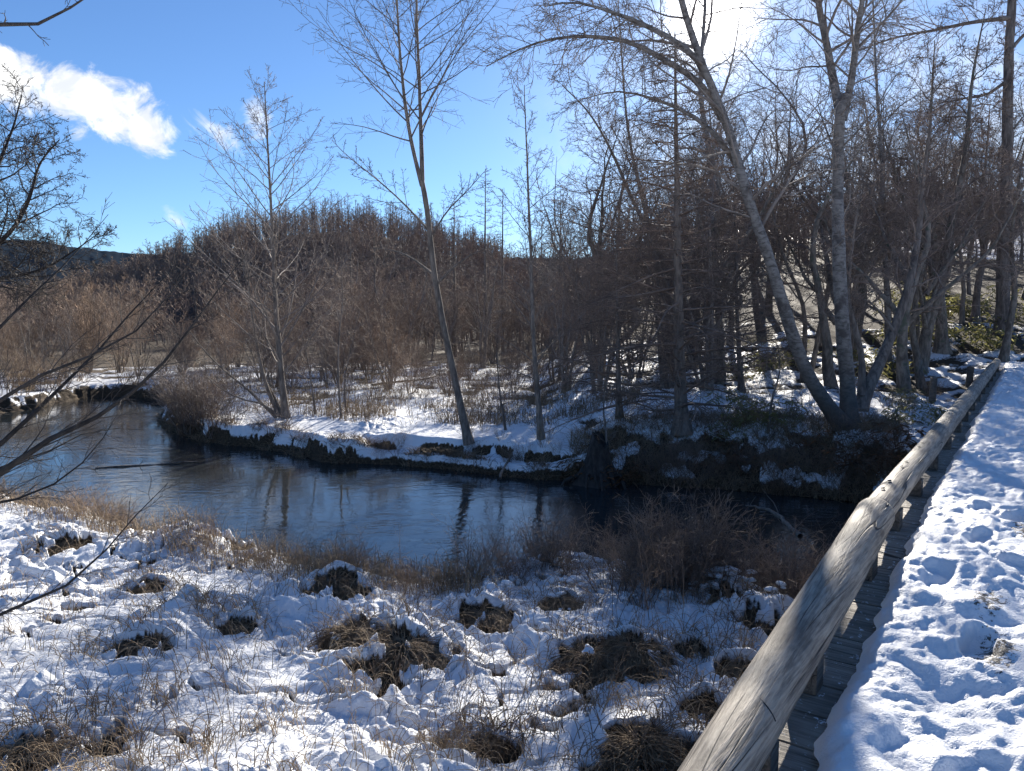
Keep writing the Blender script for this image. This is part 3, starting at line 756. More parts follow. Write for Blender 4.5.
# D: the dark larch with tiers of drooping dead branches
larch_spec = lambda L, n=70, droop=-.035, t0=.06: [
    dict(n=n, t0=t0, t1=.99, ang=82, angj=9, len=abs_len(L, lambda t: .1 + (1 - t) ** .7), K=8, trop=droop, wob=.06, rmax=.45, lenk=.012, S=4, tip=.008),
    dict(n=13, t0=.15, t1=.98, ang=55, angj=14, len=(.36, .4, .6), K=4, trop=-.04, wob=.14, rmax=.6, lenk=.009, flat=.7, tip=.005),
    dict(n=4, t0=.15, t1=.95, ang=50, angj=16, len=(.40, .4, .4), K=3, wob=.18, rmax=.7, lenk=.007, tip=.0035)]
b = on_ground(682, 431, .9); Y = b[1]
put_tree('larch_tree', 'tree', 'dark straight conifer with dense drooping bare branches left of the twin trunked birch', b, [
    (px_path([(682, 434), (680, 330), (678, 220), (677, 120), (676, 30)], Y, b, .3, 15), .16, .012, larch_spec(2.5, 105))], M['bark_dark'], M['twig_dark'], 14)
b = on_ground(620, 418, .9); Y = b[1]
put_tree('larch_tree', 'tree', 'smaller dark conifer with tangled bare branches behind the tree stump', b, [
    (px_path([(620, 419), (618, 350), (617, 290), (616, 235)], Y, b, .2, 16), .08, .01, larch_spec(1.8, 75))], M['bark_dark'], M['twig_dark'], 15)
b = on_ground(742, 392, .95); Y = b[1]
put_tree('larch_tree', 'tree', 'dark dead conifer thick with fine twigs right behind the leaning birch stem', b, [
    (px_path([(742, 393), (738, 330), (736, 260), (733, 180)], Y, b, .2, 17), .09, .01, larch_spec(2.2, 75))], M['bark_dark'], M['twig_dark'], 16)

# E: the big birch clump, and the dark trunk that grows with it
birch_spec = lambda L, n=26, t0=.3: [
    dict(n=n, t0=t0, t1=.98, ang=50, angj=14, len=abs_len(L, lambda t: .25 + .9 * np.sin(np.clip(t, 0, 1) * pi * .85 + .2)), K=11, trop=-.012, wob=.10, rmax=.5, lenk=.013, S=5, tip=.006),
    dict(n=8, t0=.2, t1=.98, ang=48, angj=14, len=(.45, .4, .5), K=7, trop=-.04, wob=.11, rmax=.6, lenk=.009, tip=.004),
    dict(n=6, t0=.15, t1=.98, ang=45, angj=16, len=(.48, .4, .4), K=5, trop=-.09, wob=.13, rmax=.7, lenk=.006, tip=.0035)]
arch_spec = lambda n=14, l=.9: [
    dict(n=n, t0=.18, t1=.99, ang=48, angj=16, len=abs_len(l, lambda t: .5 + .6 * np.sin(t * pi)), K=7, trop=-.03, wob=.12, rmax=.5, lenk=.010, tip=.005),
    dict(n=7, t0=.15, t1=.98, ang=45, angj=14, len=(.55, .4, .4), K=5, trop=-.07, wob=.12, rmax=.7, lenk=.007, tip=.004),
    dict(n=4, t0=.15, t1=.98, ang=45, angj=14, len=(.5, .4, .4), K=4, trop=-.1, wob=.12, rmax=.7, lenk=.006, tip=.0035)]
b = on_ground(848, 428, .95); Y = b[1]
put_tree('birch_tree', 'tree', 'big pale birch with one trunk leaning far left and one upright trunk beside the bridge', b, [
    (px_path([(838, 430), (822, 398), (803, 362), (787, 318), (768, 255), (747, 195), (728, 130), (706, 75), (686, 20), (668, -45), (650, -110)], Y, b, -.8, 18), .15, .04, birch_spec(2.2, 24, .4)),
    (px_path([(706, 76), (690, 52), (655, 30), (612, 12), (575, 2), (545, 6)], Y - .5, None, -1.0, 19), .07, .010, arch_spec(26, 1.2)),
    (px_path([(722, 118), (700, 84), (668, 62), (628, 42), (585, 36), (545, 40), (512, 52), (486, 66)], Y - .4, None, -.6, 20), .075, .008, arch_spec(32, 1.1)),
    (px_path([(738, 165), (712, 132), (685, 112), (650, 98), (615, 92), (582, 100)], Y - .3, None, .8, 21), .06, .008, arch_spec(24, 1.1)),
    (px_path([(850, 430), (847, 380), (842, 320), (839, 250), (838, 180), (840, 115), (846, 95)], Y, None, .2, 22), .16, .088, birch_spec(1.6, 10, .55)),
    (px_path([(840, 115), (832, 75), (826, 45), (818, 5), (812, -50), (808, -110)], Y + .2, None, .3, 23), .09, .035, birch_spec(2.1, 24, .1)),
    (px_path([(842, 120), (851, 82), (856, 40), (862, 0), (872, -60)], Y + .2, None, -.4, 24), .085, .03, birch_spec(1.9, 22, .1)),
], M['birch'], M['twig_grey'], 17, S=14)
oak_spec = lambda L, n=18, t0=.25: [
    dict(n=n, t0=t0, t1=.99, ang=52, angj=14, len=abs_len(L, lambda t: .35 + .8 * np.clip(1.05 - t, 0, 1)), K=10, trop=.03, wob=.19, rmax=.55, lenk=.015, S=5, tip=.007),
    dict(n=8, t0=.2, t1=.99, ang=50, angj=14, len=(.48, .4, .5), K=7, trop=.03, wob=.2, rmax=.6, lenk=.011, S=4, tip=.005),
    dict(n=6, t0=.15, t1=.98, ang=48, angj=16, len=(.48, .4, .4), K=5, trop=.02, wob=.2, rmax=.7, lenk=.009, tip=.004),
    dict(n=3, t0=.2, t1=.98, ang=48, angj=16, len=(.5, .4, .4), K=3, wob=.2, rmax=.7, lenk=.008, tip=.0035)]
b = on_ground(864, 412, .95); Y = b[1] + .25
put_tree('oak_tree', 'tree', 'dark trunk slanting up to the right from just behind the big birch', b + np.array([0, .25, 0]), [
    (px_path([(858, 412), (872, 380), (886, 348), (900, 312), (910, 278), (918, 235), (922, 180), (930, 120)], Y, None, 1.2, 25), .15, .03, oak_spec(2.0, 18, .35)),
    (px_path([(861, 395), (862, 360), (856, 330), (848, 295), (852, 250), (858, 205)], Y, None, -.2, 26), .09, .02, oak_spec(1.3, 12, .3)),
    (px_path([(893, 330), (880, 312), (866, 300), (850, 298)], Y + .3, None, -.4, 27), .04, .01, oak_spec(.9, 9, .2)),
], M['bark_dark'], M['twig_dark'], 18)
# the other trees that stand out one by one on the right
def single(name, label, px, py, pts, r0, r1, spec, bm, tm, seed, dy=.4, z0=1.0, forks=()):
    b = on_ground(px, py, z0); Y = b[1]
    st = [(px_path([(px, py + 1)] + pts, Y, b, dy, seed), r0, r1, spec)]
    for fp, f0, f1, fs in forks: st.append((px_path(fp, Y + dy * .3, None, random.Random(seed).uniform(-1, 1), seed + 50), f0, f1, fs))
    return put_tree(name, 'tree', label, b, st, bm, tm, seed)
single('birch_tree', 'slim white birch stem between the big birch and the oaks by the wooden posts', 889, 374, [(887, 310), (884, 240), (881, 150), (876, 60), (873, -20)], .12, .02, birch_spec(1.7, 26, .3), M['birch'], M['twig_grey'], 19)
single('oak_tree', 'crooked oak with a forked leaning trunk just left of the short wooden posts', 918, 373, [(926, 335), (936, 300), (944, 262), (953, 215), (965, 150), (972, 80), (985, 10)], .21, .014, oak_spec(2.6, 26, .3), M['bark_moss'], M['twig_dark'], 20,
       forks=[([(938, 296), (930, 262), (917, 235), (905, 205), (893, 165), (878, 120)], .12, .02, oak_spec(1.8, 14, .2)), ([(946, 262), (970, 238), (990, 222), (1010, 200)], .08, .02, oak_spec(1.6, 12, .2))])
single('oak_tree', 'thick grey trunk standing just behind the crooked forked oak', 942, 352, [(940, 300), (935, 250), (925, 190), (930, 120), (935, 40)], .22, .014, oak_spec(2.8, 26, .3), M['bark_moss'], M['twig_dark'], 21)
single('pine_tree', 'thickest dark trunk at the right edge with reddish branches reaching left', 1003, 333, [(1004, 250), (1007, 160), (1008, 80), (1012, -10), (1016, -110)], .27, .12, oak_spec(1.8, 12, .5), M['bark_dark'], M['twig_red'], 22,
       forks=[([(1010, 18), (975, 22), (935, 30), (895, 38), (855, 52)], .09, .015, arch_spec(34, 1.7)), ([(1008, 80), (985, 95), (955, 100), (925, 115)], .07, .012, arch_spec(26, 1.5)), ([(1010, 50), (1030, 30), (1060, 20)], .08, .02, arch_spec(12, 1.2))])
single('oak_tree', 'slender curving tree right at the far end of the log kerb', 1003, 362, [(1010, 325), (1015, 290), (1012, 245), (1018, 190), (1030, 120)], .13, .012, oak_spec(1.8, 20, .3), M['bark_moss'], M['twig_dark'], 23, z0=1.3)
single('oak_tree', 'small dark tree with two low crooked stems left of the thickest trunk', 975, 322, [(977, 290), (983, 255), (978, 215), (985, 165), (990, 100)], .17, .012, oak_spec(2.2, 22, .3), M['bark_dark'], M['twig_dark'], 24, z0=2)
single('birch_tree', 'leaning birch far back in the thicket whose limbs sweep up and left', 700, 345, [(668, 270), (636, 207), (609, 147), (588, 112), (562, 85)], .17, .02, arch_spec(26, 1.8), M['bark_grey'], M['twig_grey'], 25, z0=1.2,
       forks=[([(655, 245), (640, 190), (628, 130), (622, 60), (618, 0)], .10, .015, arch_spec(20, 1.3)), ([(668, 268), (620, 240), (580, 225), (548, 212)], .08, .01, arch_spec(16, 1.1))])
single('birch_tree', 'tall upright birch with a fine mesh of twigs behind the dark conifer', 712, 352, [(708, 270), (712, 180), (700, 90), (704, 0), (700, -80)], .19, .04, birch_spec(2.4, 26, .3), M['birch'], M['twig_grey'], 26, z0=1.2)
# saplings on the snowy far bank
sap = lambda L: [dict(n=15, t0=.2, t1=.98, ang=45, angj=10, len=abs_len(L, lambda t: .2 + (1 - t)), K=6, trop=.04, wob=.12, rmax=.6, lenk=.009, tip=.004),
                 dict(n=6, t0=.2, t1=.98, ang=45, angj=12, len=(.45, .4, .5), K=4, wob=.15, rmax=.7, lenk=.008, tip=.0035)]
for px, py, pts, L, lab in (
    (316, 414, [(312, 385), (306, 350), (300, 325)], .8, 'thin bare sapling right of the young alder on the far bank'),
    (341, 418, [(338, 380), (338, 340), (342, 300), (340, 262)], 1.1, 'bushy bare sapling with two close stems on the snowy far bank'),
    (346, 412, [(345, 380), (352, 345), (360, 310)], .9, 'slanting bare sapling tight beside the bushy one on the far bank'),
    (506, 430, [(500, 392), (497, 352), (499, 320)], .8, 'bare sapling between the forked tree and the thin pole tree'),
    (604, 470, [(606, 440), (603, 405), (608, 372)], .4, 'tiny bare sapling springing up beside the tree stump'),
    (768, 432, [(772, 400), (780, 372), (778, 345)], .8, 'crooked dark sapling among leafy plants left of the big birch')):
    b = on_ground(px, py, .6); st = px_path([(px, py)] + pts, b[1], b, .2, px)
    put_tree('sapling', 'sapling', lab, b, [(st, .035, .006, sap(L))], M['bark_dark'], M['twig_grey'], px)

# L: the spreading oak at the left edge, M: willow branches close to the camera, T: the branch overhead
b = np.array([*Pd(-95, 340, 30)[:2], 0]); b[2] = gz1(b[0], b[1]); Y = b[1]
put_tree('oak_tree', 'tree', 'broad spreading oak at the left edge with dark crooked limbs against the sky', b, [
    (px_path([(-95, 350), (-85, 300), (-70, 250), (-60, 200), (-50, 120), (-40, 60)], Y, b, .4, 31), .36, .06, oak_spec(4.0, 26, .3)),
    (px_path([(-75, 265), (-30, 255), (5, 238), (28, 205), (40, 165), (60, 140)], Y, None, -1.5, 32), .16, .02, oak_spec(3.0, 26, .2)),
    (px_path([(-72, 250), (-35, 215), (-5, 170), (12, 130), (22, 95)], Y, None, 1.0, 33), .16, .02, oak_spec(3.0, 24, .2)),
    (px_path([(-60, 285), (-10, 280), (40, 270), (75, 250), (100, 232)], Y, None, .6, 34), .11, .015, oak_spec(2.8, 22, .2))], M['bark_black'], M['twig_black'], 31, tip=.006)
wil = lambda n=10, l=.55: [dict(n=n + 7, t0=.1, t1=.97, ang=32, angj=12, len=abs_len(l, lambda t: .4 + .8 * (1 - t)), K=7, trop=.02, wob=.10, rmax=.55, lenk=.007, S=4, tip=.002),
                           dict(n=6, t0=.2, t1=.97, ang=38, angj=14, len=(.5, .5, .4), K=5, wob=.14, rmax=.7, lenk=.006, tip=.0017)]
def willow():
    b = np.array([*Pd(-130, 600, 5.2)[:2], 0]); b[2] = gz1(b[0], b[1])
    c = Pd(-95, 560, 5.2)
    st = [([b, c], .06, .055, None)]
    def w(pts, Y, dy, r0, r1, n, l, sd): st.append((px_path(pts, Y, None, dy, sd), r0, r1, wil(n, l)))
    w([(-95, 560), (-40, 505), (0, 474), (50, 440), (105, 413), (150, 378), (185, 338), (215, 297), (246, 258)], 5.2, .6, 0.0375, .0022, 15, .55, 41)
    w([(-95, 560), (-45, 480), (0, 443), (48, 398), (95, 352), (140, 302), (178, 262)], 5.2, 1.4, 0.0300, .0022, 14, .5, 42)
    w([(-95, 560), (-60, 450), (0, 400), (55, 368), (115, 345), (160, 305), (196, 250)], 5.2, .1, 0.0275, .0022, 13, .5, 43)
    w([(-95, 560), (-50, 515), (20, 498), (70, 474), (104, 437), (118, 414)], 5.2, 1.0, 0.0175, .0022, 11, .35, 44)
    w([(-95, 560), (-70, 420), (-20, 350), (30, 300), (70, 262), (110, 215)], 5.2, 1.8, 0.0275, .0022, 14, .5, 45)
    w([(-95, 560), (-40, 625), (0, 613), (60, 590), (110, 545), (140, 508), (165, 484)], 5.2, .5, 0.0225, .0022, 12, .4, 46)
    w([(-95, 560), (-30, 480), (40, 455), (95, 430), (150, 430)], 5.2, 2.0, 0.0175, .0022, 11, .4, 47)
    return put_tree('willow_bush', 'bush', 'dark bare willow branches slanting up from the left edge close to the camera', b, st, M['bark_black'], M['twig_black'], 41, S=7, tip=.002, flare=False)
willow()
b = np.array([*Pd(-330, 560, 6.2)[:2], 0]); b[2] = gz1(b[0], b[1])
put_tree('bare_tree', 'tree', 'dark twiggy branch hanging into the top left corner of the picture', b, [
    ([b - [0, 0, .1], b + [.05, .1, 2.2], b + [.0, .2, 4.4], b + [-.3, .3, 6.5]], .16, .05, oak_spec(1.6, 8, .55)),
    ([b + [.0, .15, 3.6]] + px_path([(-160, 60), (-60, 30), (0, 26), (45, 24), (68, 11), (88, -2)], 6.0, None, -.6, 51), .05, .006,
     [dict(n=9, t0=.45, t1=.97, ang=45, angj=12, len=abs_len(.35, lambda t: .4 + (1 - t)), K=6, trop=.03, wob=.18, rmax=.5, lenk=.012, S=4, tip=.0025),
      dict(n=3, t0=.3, t1=.97, ang=45, angj=12, len=(.4, .4, .4), K=4, wob=.2, rmax=.7, lenk=.01, tip=.002)])], M['bark_black'], M['twig_black'], 51)
# ------------------------------------------------------------------ the woods behind: every tree its own object, a few kinds copied
def proto(kind, seed):
    r = np.random.default_rng(seed); Hh = 8.0; st = []
    if kind == 'bushy':                      # several stems from the ground, crooked
        for k in range(r.integers(2, 5)):
            a = r.random() * 6.28; d = r.uniform(.5, 1.9); h = Hh * r.uniform(.75, 1.0)
            st.append(([(0.08 * cos(a), .08 * sin(a), 0), (d * .3 * cos(a) + r.normal(0, .12), d * .3 * sin(a), h * .3), (d * .7 * cos(a) + r.normal(0, .25), d * .7 * sin(a), h * .65), (d * cos(a), d * sin(a), h)], r.uniform(.06, .11), .006, None))
        sp = [dict(n=13, t0=.2, t1=.99, ang=46, angj=12, len=abs_len(2.6, lambda t: .3 + .8 * (1 - t)), K=8, trop=.035, wob=.16, rmax=.55, lenk=.011, S=4, tip=.0045),
              dict(n=7, t0=.2, t1=.99, ang=46, angj=13, len=(.45, .4, .5), K=5, trop=.02, wob=.18, rmax=.65, lenk=.008, tip=.0045),
              dict(n=5, t0=.2, t1=.98, ang=46, angj=15, len=(.45, .4, .4), K=4, wob=.2, rmax=.7, lenk=.008, tip=.0036)]
    elif kind == 'tall':
        st.append(([(0, 0, 0), (r.normal(0, .25), r.normal(0, .25), Hh * .3), (r.normal(0, .5), r.normal(0, .5), Hh * .65), (r.normal(0, .8), r.normal(0, .8), Hh * .97)], .105, .010, None))
        sp = [dict(n=40, t0=.22, t1=.99, ang=46, angj=13, len=abs_len(2.7, lambda t: .2 + .9 * np.sin(np.clip(1.12 - t, 0, 1) * pi * .6)), K=8, trop=.03, wob=.14, rmax=.5, lenk=.011, S=4, tip=.0045),
              dict(n=8, t0=.2, t1=.99, ang=46, angj=13, len=(.42, .4, .5), K=5, trop=.01, wob=.17, rmax=.65, lenk=.008, tip=.0045),
              dict(n=5, t0=.2, t1=.98, ang=46, angj=15, len=(.45, .4, .4), K=4, wob=.2, rmax=.7, lenk=.008, tip=.0036)]
    elif kind == 'oak':
        h = Hh
        st.append(([(0, 0, 0), (r.normal(0, .2), r.normal(0, .2), h * .25), (r.normal(0, .5), r.normal(0, .5), h * .55), (r.normal(0, .8), r.normal(0, .8), h * .92)], .17, .008, None))
        for k in range(3):
            a = r.random() * 6.28 + k * 2; z = h * r.uniform(.22, .42)
            st.append(([(0, 0, z), (.7 * cos(a), .7 * sin(a), z + h * .12), (1.5 * cos(a), 1.5 * sin(a), z + h * .25), (2.2 * cos(a), 2.2 * sin(a), z + h * .45)], .09, .006, None))
        sp = [dict(n=12, t0=.25, t1=.99, ang=52, angj=14, len=abs_len(2.2, lambda t: .35 + .7 * (1 - t)), K=8, trop=.02, wob=.22, rmax=.55, lenk=.013, S=4, tip=.009),
              dict(n=7, t0=.2, t1=.99, ang=50, angj=14, len=(.48, .4, .5), K=5, trop=.02, wob=.22, rmax=.65, lenk=.011, tip=.0045),
              dict(n=5, t0=.2, t1=.98, ang=48, angj=15, len=(.46, .4, .4), K=4, wob=.22, rmax=.7, lenk=.008, tip=.0036)]
    elif kind == 'larch':
        st.append(([(0, 0, 0), (0.03, .02, 4), (0, 0, 8)], .12, .012, None))
        sp = [dict(n=70, t0=.2, t1=.99, ang=80, angj=9, len=abs_len(1.25, lambda t: .12 + (1 - t) ** .7), K=5, trop=.01, wob=.07, rmax=.4, lenk=.010, S=3, tip=.008),
              dict(n=9, t0=.15, t1=.98, ang=52, angj=14, len=(.36, .4, .5), K=3, wob=.15, rmax=.7, lenk=.011, tip=.006)]
    else:                                    # scrub: a fan of stems
        for k in range(9):
            a = r.random() * 6.28; d = r.uniform(.6, 2.6); h = Hh * r.uniform(.5, 1.0)
            st.append(([(.2 * cos(a), .2 * sin(a), 0), (d * .5 * cos(a) + r.normal(0, .2), d * .5 * sin(a), h * .5), (d * cos(a), d * sin(a) + r.normal(0, .3), h)], r.uniform(.04, .07), .012, None))
        sp = [dict(n=9, t0=.15, t1=.99, ang=36, angj=12, len=abs_len(2.6, lambda t: .4 + .6 * (1 - t)), K=6, trop=.05, wob=.14, rmax=.6, lenk=.009, S=3, tip=.009),
              dict(n=8, t0=.2, t1=.99, ang=40, angj=13, len=(.45, .4, .4), K=4, trop=.02, wob=.17, rmax=.7, lenk=.010, tip=.007),
              dict(n=4, t0=.2, t1=.98, ang=42, angj=15, len=(.5, .4, .4), K=3, wob=.2, rmax=.7, lenk=.010, tip=.006)]
    T = Bag(); C = Bag()
    for pts, r0, r1, _ in st:
        K = 14; P = resample(pts, K); P = P + np.cumsum(r.normal(0, 1, (K, 3)), 0) * .03 * np.array([1, 1, 0]) * (kind != 'larch')
        R = r0 + (r1 - r0) * np.linspace(0, 1, K) ** (.8 if kind == 'larch' else .62)
        T.tube(P[None], R[None], 7); bb, _ = crown_of(r, P[None], R[None], sp, .005)
        C.add(np.concatenate(bb.V), np.concatenate(bb.Q))
    return T.mesh('trunk'), C.mesh('crown')
KINDS = {}
for kind, n, bm, tm in (('bushy', 3, 'bark_grey', 'twig_grey'), ('tall', 3, 'bark_grey', 'twig_grey'), ('oak', 3, 'bark_moss', 'twig_dark'), ('larch', 2, 'bark_dark', 'twig_dark'),
                        ('scrub', 3, 'bark_grey', 'twig_red'), ('brownscrub', 2, 'bark_grey', 'twig_brown'), ('birch', 2, 'birch', 'twig_grey')):
    for k in range(n):
        src = {'brownscrub': 'scrub', 'birch': 'tall'}.get(kind, kind)
        t, c = proto(src, 100 + 13 * k + len(kind) * 7); t.materials.append(M[bm]); c.materials.append(M[tm]); KINDS.setdefault(kind, []).append((t, c))
def plant(kind, name, x, y, h, label, group, wide=1.0, cat='tree', sink=.05):
    t, c = random.choice(KINDS[kind]); z = gz1(x, y) - sink
    root = empty(name, (x, y, z), label, cat, group, random.uniform(0, 6.28)); s = h / 8.0
    root.scale = (s * wide, s * wide, s)
    a = bpy.data.objects.new('trunk', t); b = bpy.data.objects.new('crown', c)
    for o in (a, b): col.objects.link(o); o.parent = root
    return root
used = [(-8.2, 20), (0, 16)]
keep_off = [(KP + AX * s + NR * 1.6) for s in range(-4, 34, 2)]
def free(x, y, gap):
    return all((x - a) ** 2 + (y - b) ** 2 > gap * gap for a, b in used) and all((x - k[0]) ** 2 + (y - k[1]) ** 2 > 9 for k in keep_off)
def scatter(n, az0, az1, d0, d1, kinds, h0, h1, name, label, group, gap=1.6, wide=(.85, 1.25), cat='tree', pw=1.0):
    k = tries = 0
    while k < n and tries < n * 30:
        tries += 1
        az = rad(random.uniform(az0, az1)); d = d0 + (d1 - d0) * random.random() ** pw
        x, y = d * sin(az), d * cos(az)
        if not free(x, y, gap): continue
        if float(river_sd(np.array([x]), np.array([y]))[0]) < 1.2: continue
        used.append((x, y)); k += 1
        plant(random.choice(kinds), name, x, y, random.uniform(h0, h1), label, group, random.uniform(*wide), cat)
random.seed(21)
# right-hand wood, near to far
scatter(15, 11, 37, 22, 31, ['oak', 'bushy', 'oak', 'bushy'], 7, 10, 'bare_tree', 'crooked bare tree in the front rank of the wood behind the big birch', 'front trees of the wood on the right', 1.7)
scatter(23, 4, 38, 29, 48, ['oak', 'bushy', 'tall', 'oak', 'birch'], 8.5, 12.5, 'bare_tree', 'bare tree deep in the tangled wood on the rise behind the birches', 'trees of the wood on the right', 1.9)
scatter(22, 2, 38, 46, 85, ['tall', 'oak', 'bushy', 'bushy'], 9, 14, 'bare_tree', 'grey bare tree far up the wooded rise beyond the bridge', 'far trees of the wood on the right', 2.4)
scatter(9, 3, 16, 21, 34, ['bushy', 'scrub'], 4.5, 7, 'bare_tree', 'low twiggy tree in the thicket behind the dark conifers', 'low trees behind the conifers', 1.4)
# the middle: scrub and trees along the back of the snowy meadow
scatter(34, -14, 5, 38, 66, ['bushy', 'scrub', 'tall', 'bushy'], 4.5, 7.0, 'bare_tree', 'bare grey tree along the back of the snowy meadow', 'trees behind the meadow', 1.9)
scatter(30, -36, -12, 40, 75, ['bushy', 'scrub', 'brownscrub'], 2.8, 5.0, 'bare_tree', 'bare brownish tree in the thicket beyond the bend of the river', 'trees beyond the river bend', 1.9)
scatter(18, -37, -18, 33, 42, ['scrub', 'brownscrub', 'bushy'], 2.6, 4.5, 'willow_bush', 'brown bare bush on the far side of the river bend', 'bushes beyond the river bend', 1.5, cat='bush')
scatter(16, -19, -9, 25, 38, ['scrub', 'brownscrub', 'bushy'], 2.4, 4.8, 'willow_bush', 'bare bush on the far bank behind the young alder', 'bushes behind the young alder', 1.4, cat='bush')
scatter(20, -10, 6, 24, 40, ['brownscrub', 'scrub'], .9, 2.2, 'willow_bush', 'low reddish brown bush in the snowy meadow', 'bushes in the meadow', 1.2, (1.1, 1.7), cat='bush')
for px, top, d in ((376, 205, 52), (455, 190, 50), (486, 168, 46), (503, 188, 52), (432, 202, 58), (560, 190, 48), (352, 215, 60)):
    p = Pd(px, 318, d); z = gz1(p[0], p[1]); h = Pd(px, top, d)[2] - z
    plant('larch', 'larch_tree', p[0], p[1], h, 'bare larch with level branches rising above the trees behind the meadow', 'larches behind the meadow', .9)

# the far wood that covers the hills, one mass
def far_wood():
    r = np.random.default_rng(5); pts = []
    while len(pts) < 4300:
        az = rad(r.uniform(-40, 40)); d = 72 + 190 * r.random() ** 1.3
        if len(pts) > 2300: az = rad(r.uniform(-40, 8)); d = r.uniform(95, 200)
        pts.append((d * sin(az), d * cos(az)))
    pts = np.array(pts); z = base_height(pts[:, 0], pts[:, 1])[0]
    B = Bag(); n = len(pts); H_ = r.uniform(3.6, 7.2, n) * (1 + .5 * fbm(pts[:, 0], pts[:, 1], .045, 3, 66)) * (r.random(n) > .06)
    H_ = np.where(r.random(n) < .05, H_ * 1.2, H_) + 1.0; H_ = H_ * (.62 + .38 * sm(np.degrees(np.arctan2(pts[:, 0], pts[:, 1])), -30, -19))
    P0 = np.zeros((n, 4, 3)); lean = r.normal(0, .25, (n, 2))
    for k in range(4):
        f = k / 3; P0[:, k, :2] = pts + lean * f; P0[:, k, 2] = z - .2 + H_ * f
    R0 = np.outer(H_ / 8, np.array([.10, .075, .045, .02])); B.tube(P0, R0, 4)
    L = H_
    P1, R1 = sprout(r, P0, R0, 12, .15, .98, 46, 12, lambda i, t, rr: L[i] * .42 * (1.1 - t) * rr.uniform(.7, 1.2, len(t)), 4, .04, .15, .6, .028)
    B.tube(P1, R1, 3)
    P2, R2 = sprout(r, P1, R1, 4, .2, .98, 45, 12, sub(.55, .4, .4)(P1), 3, .02, .18, .7, .024); B.tube(P2, R2, 3)
    return tag(obj('woods', B.mesh('woods'), M['twig_red']), 'mass of bare brown woodland covering the distant hills', 'woods', kind='stuff')
far_wood()
# ------------------------------------------------------------------ dead grass, shrubs, leaves, stump, posts
random.seed(33)
def tussock_mesh(seed):
    r = np.random.default_rng(seed); n = 520; K = 7
    ph = np.where(r.random(n) < .8, -pi / 2 + r.uniform(-.5, .5) + r.normal(0, .75, n), r.random(n) * 6.28)
    t = np.linspace(0, 1, K)[None, :]
    reach = (r.uniform(.35, 1.2, n) * (1 + .25 * np.sin(ph * 2 + 1) + .2 * np.sin(ph * 5)))[:, None]; r0 = r.uniform(.02, .55, n)[:, None]
    rr = r0 + reach * t ** .9 * (1 - r0 * .5)
    lift = r.uniform(.0, .22, n)[:, None] * np.sin(t * pi * .8)
    z = .62 * (1 - np.clip(rr, 0, 1.25) ** 2 * .95) + lift * 1.1 + .06 * r.normal(0, 1, n)[:, None] * t
    tw = ph[:, None] + r.normal(0, .25, n)[:, None] * t + .45 * np.sin(ph * 3 + seed)[:, None] * t
    P = np.stack([rr * np.cos(tw), rr * np.sin(tw), z], 2)
    R = r.uniform(.006, .011, n)[:, None] * (1 - .8 * t) + .0015
    B = Bag(); B.tube(P, R, 3)
    m = 60; ph = r.random(m) * 6.28; L = r.uniform(.5, 1.3, m)[:, None]              # a few blades that stick up
    P = np.stack([.3 * r.random(m)[:, None] * np.cos(ph)[:, None] + L * .55 * t ** 1.6 * np.cos(ph)[:, None], .3 * r.random(m)[:, None] * np.sin(ph)[:, None] + L * .55 * t ** 1.6 * np.sin(ph)[:, None], .4 + L * .8 * (t - .35 * t ** 2.2)], 2)
    B.tube(P, np.full((m, 1), .006) * (1 - .8 * t) + .0012, 3)
    return B.mesh('grass_tussock')
TM = [tussock_mesh(200 + k) for k in range(5)]
TLAB = {0: 'biggest dark tussock of combed dead grass, snow capped, mid near bank', 1: 'dark brown tussock leaning against the big snow capped tussock on its left',
        2: 'upright tuft of dead grass at the water edge behind the two big tussocks', 3: 'broad combed brown tussock curving over the snow nearest the log kerb', 4: 'flat brown tussock left of the broad combed one, half under snow',
        5: 'shaggy tussock at the bottom edge beside the lower end of the log', 7: 'brown tussock with a snow lid on the left of the near bank', 12: 'dark tussock close under the log kerb', 15: 'dark tussock in the bottom left corner of the snow'}
for k, ((px, py, tr, th), (tx, ty)) in enumerate(zip(TUSS, TPOS)):
    m = TM[k % 5]
    o = obj('grass_tussock', m, M['straw_dark'] if k % 3 else M['straw'], None, (tx, ty - .05 * tr, float(base_height(np.array([tx]), np.array([ty]))[0][0]) + .03), random.uniform(-.5, .5))
    o.scale = (tr * random.uniform(.9, 1.25), tr * random.uniform(.8, 1.05), tr * .42 + th * .65)
    tag(o, TLAB.get(k, 'small tussock of dead grass poking out of the snow on the near bank'), 'grass tussock', 'tussocks of dead grass on the near bank')

def shrub_mesh(seed, n=15, h=1.0, spread=.5, fine=1.0):
    r = np.random.default_rng(seed)
    K = 7; ph = r.random(n) * 6.28; d = r.uniform(.1, 1, n) * spread; H_ = h * r.uniform(.55, 1.0, n); t = np.linspace(0, 1, K)[None, :]
    P = np.stack([.12 * np.cos(ph)[:, None] + d[:, None] * np.cos(ph)[:, None] * t ** 1.3, .12 * np.sin(ph)[:, None] + d[:, None] * np.sin(ph)[:, None] * t ** 1.3, H_[:, None] * t], 2)
    P = P + np.cumsum(r.normal(0, .022, (n, K, 3)), 1) * (t[..., None] > 0)
    R = np.repeat(.0055 * (1 - .75 * t), n, 0)
    B = Bag(); B.tube(P, R, 3)
    P1, R1 = sprout(r, P, R, 6, .25, .98, 38, 14, sub(.38, .5, .5)(P), 5, .02, .2, .7, .0018, lenk=.006); B.tube(P1, R1, 3)
    P2, R2 = sprout(r, P1, R1, 3, .2, .98, 40, 16, sub(.5, .5, .3)(P1), 3, .0, .2, .8, .0015, lenk=.006); B.tube(P2, R2, 3)
    return B.mesh('shrub')
SM = [shrub_mesh(300 + k) for k in range(6)]
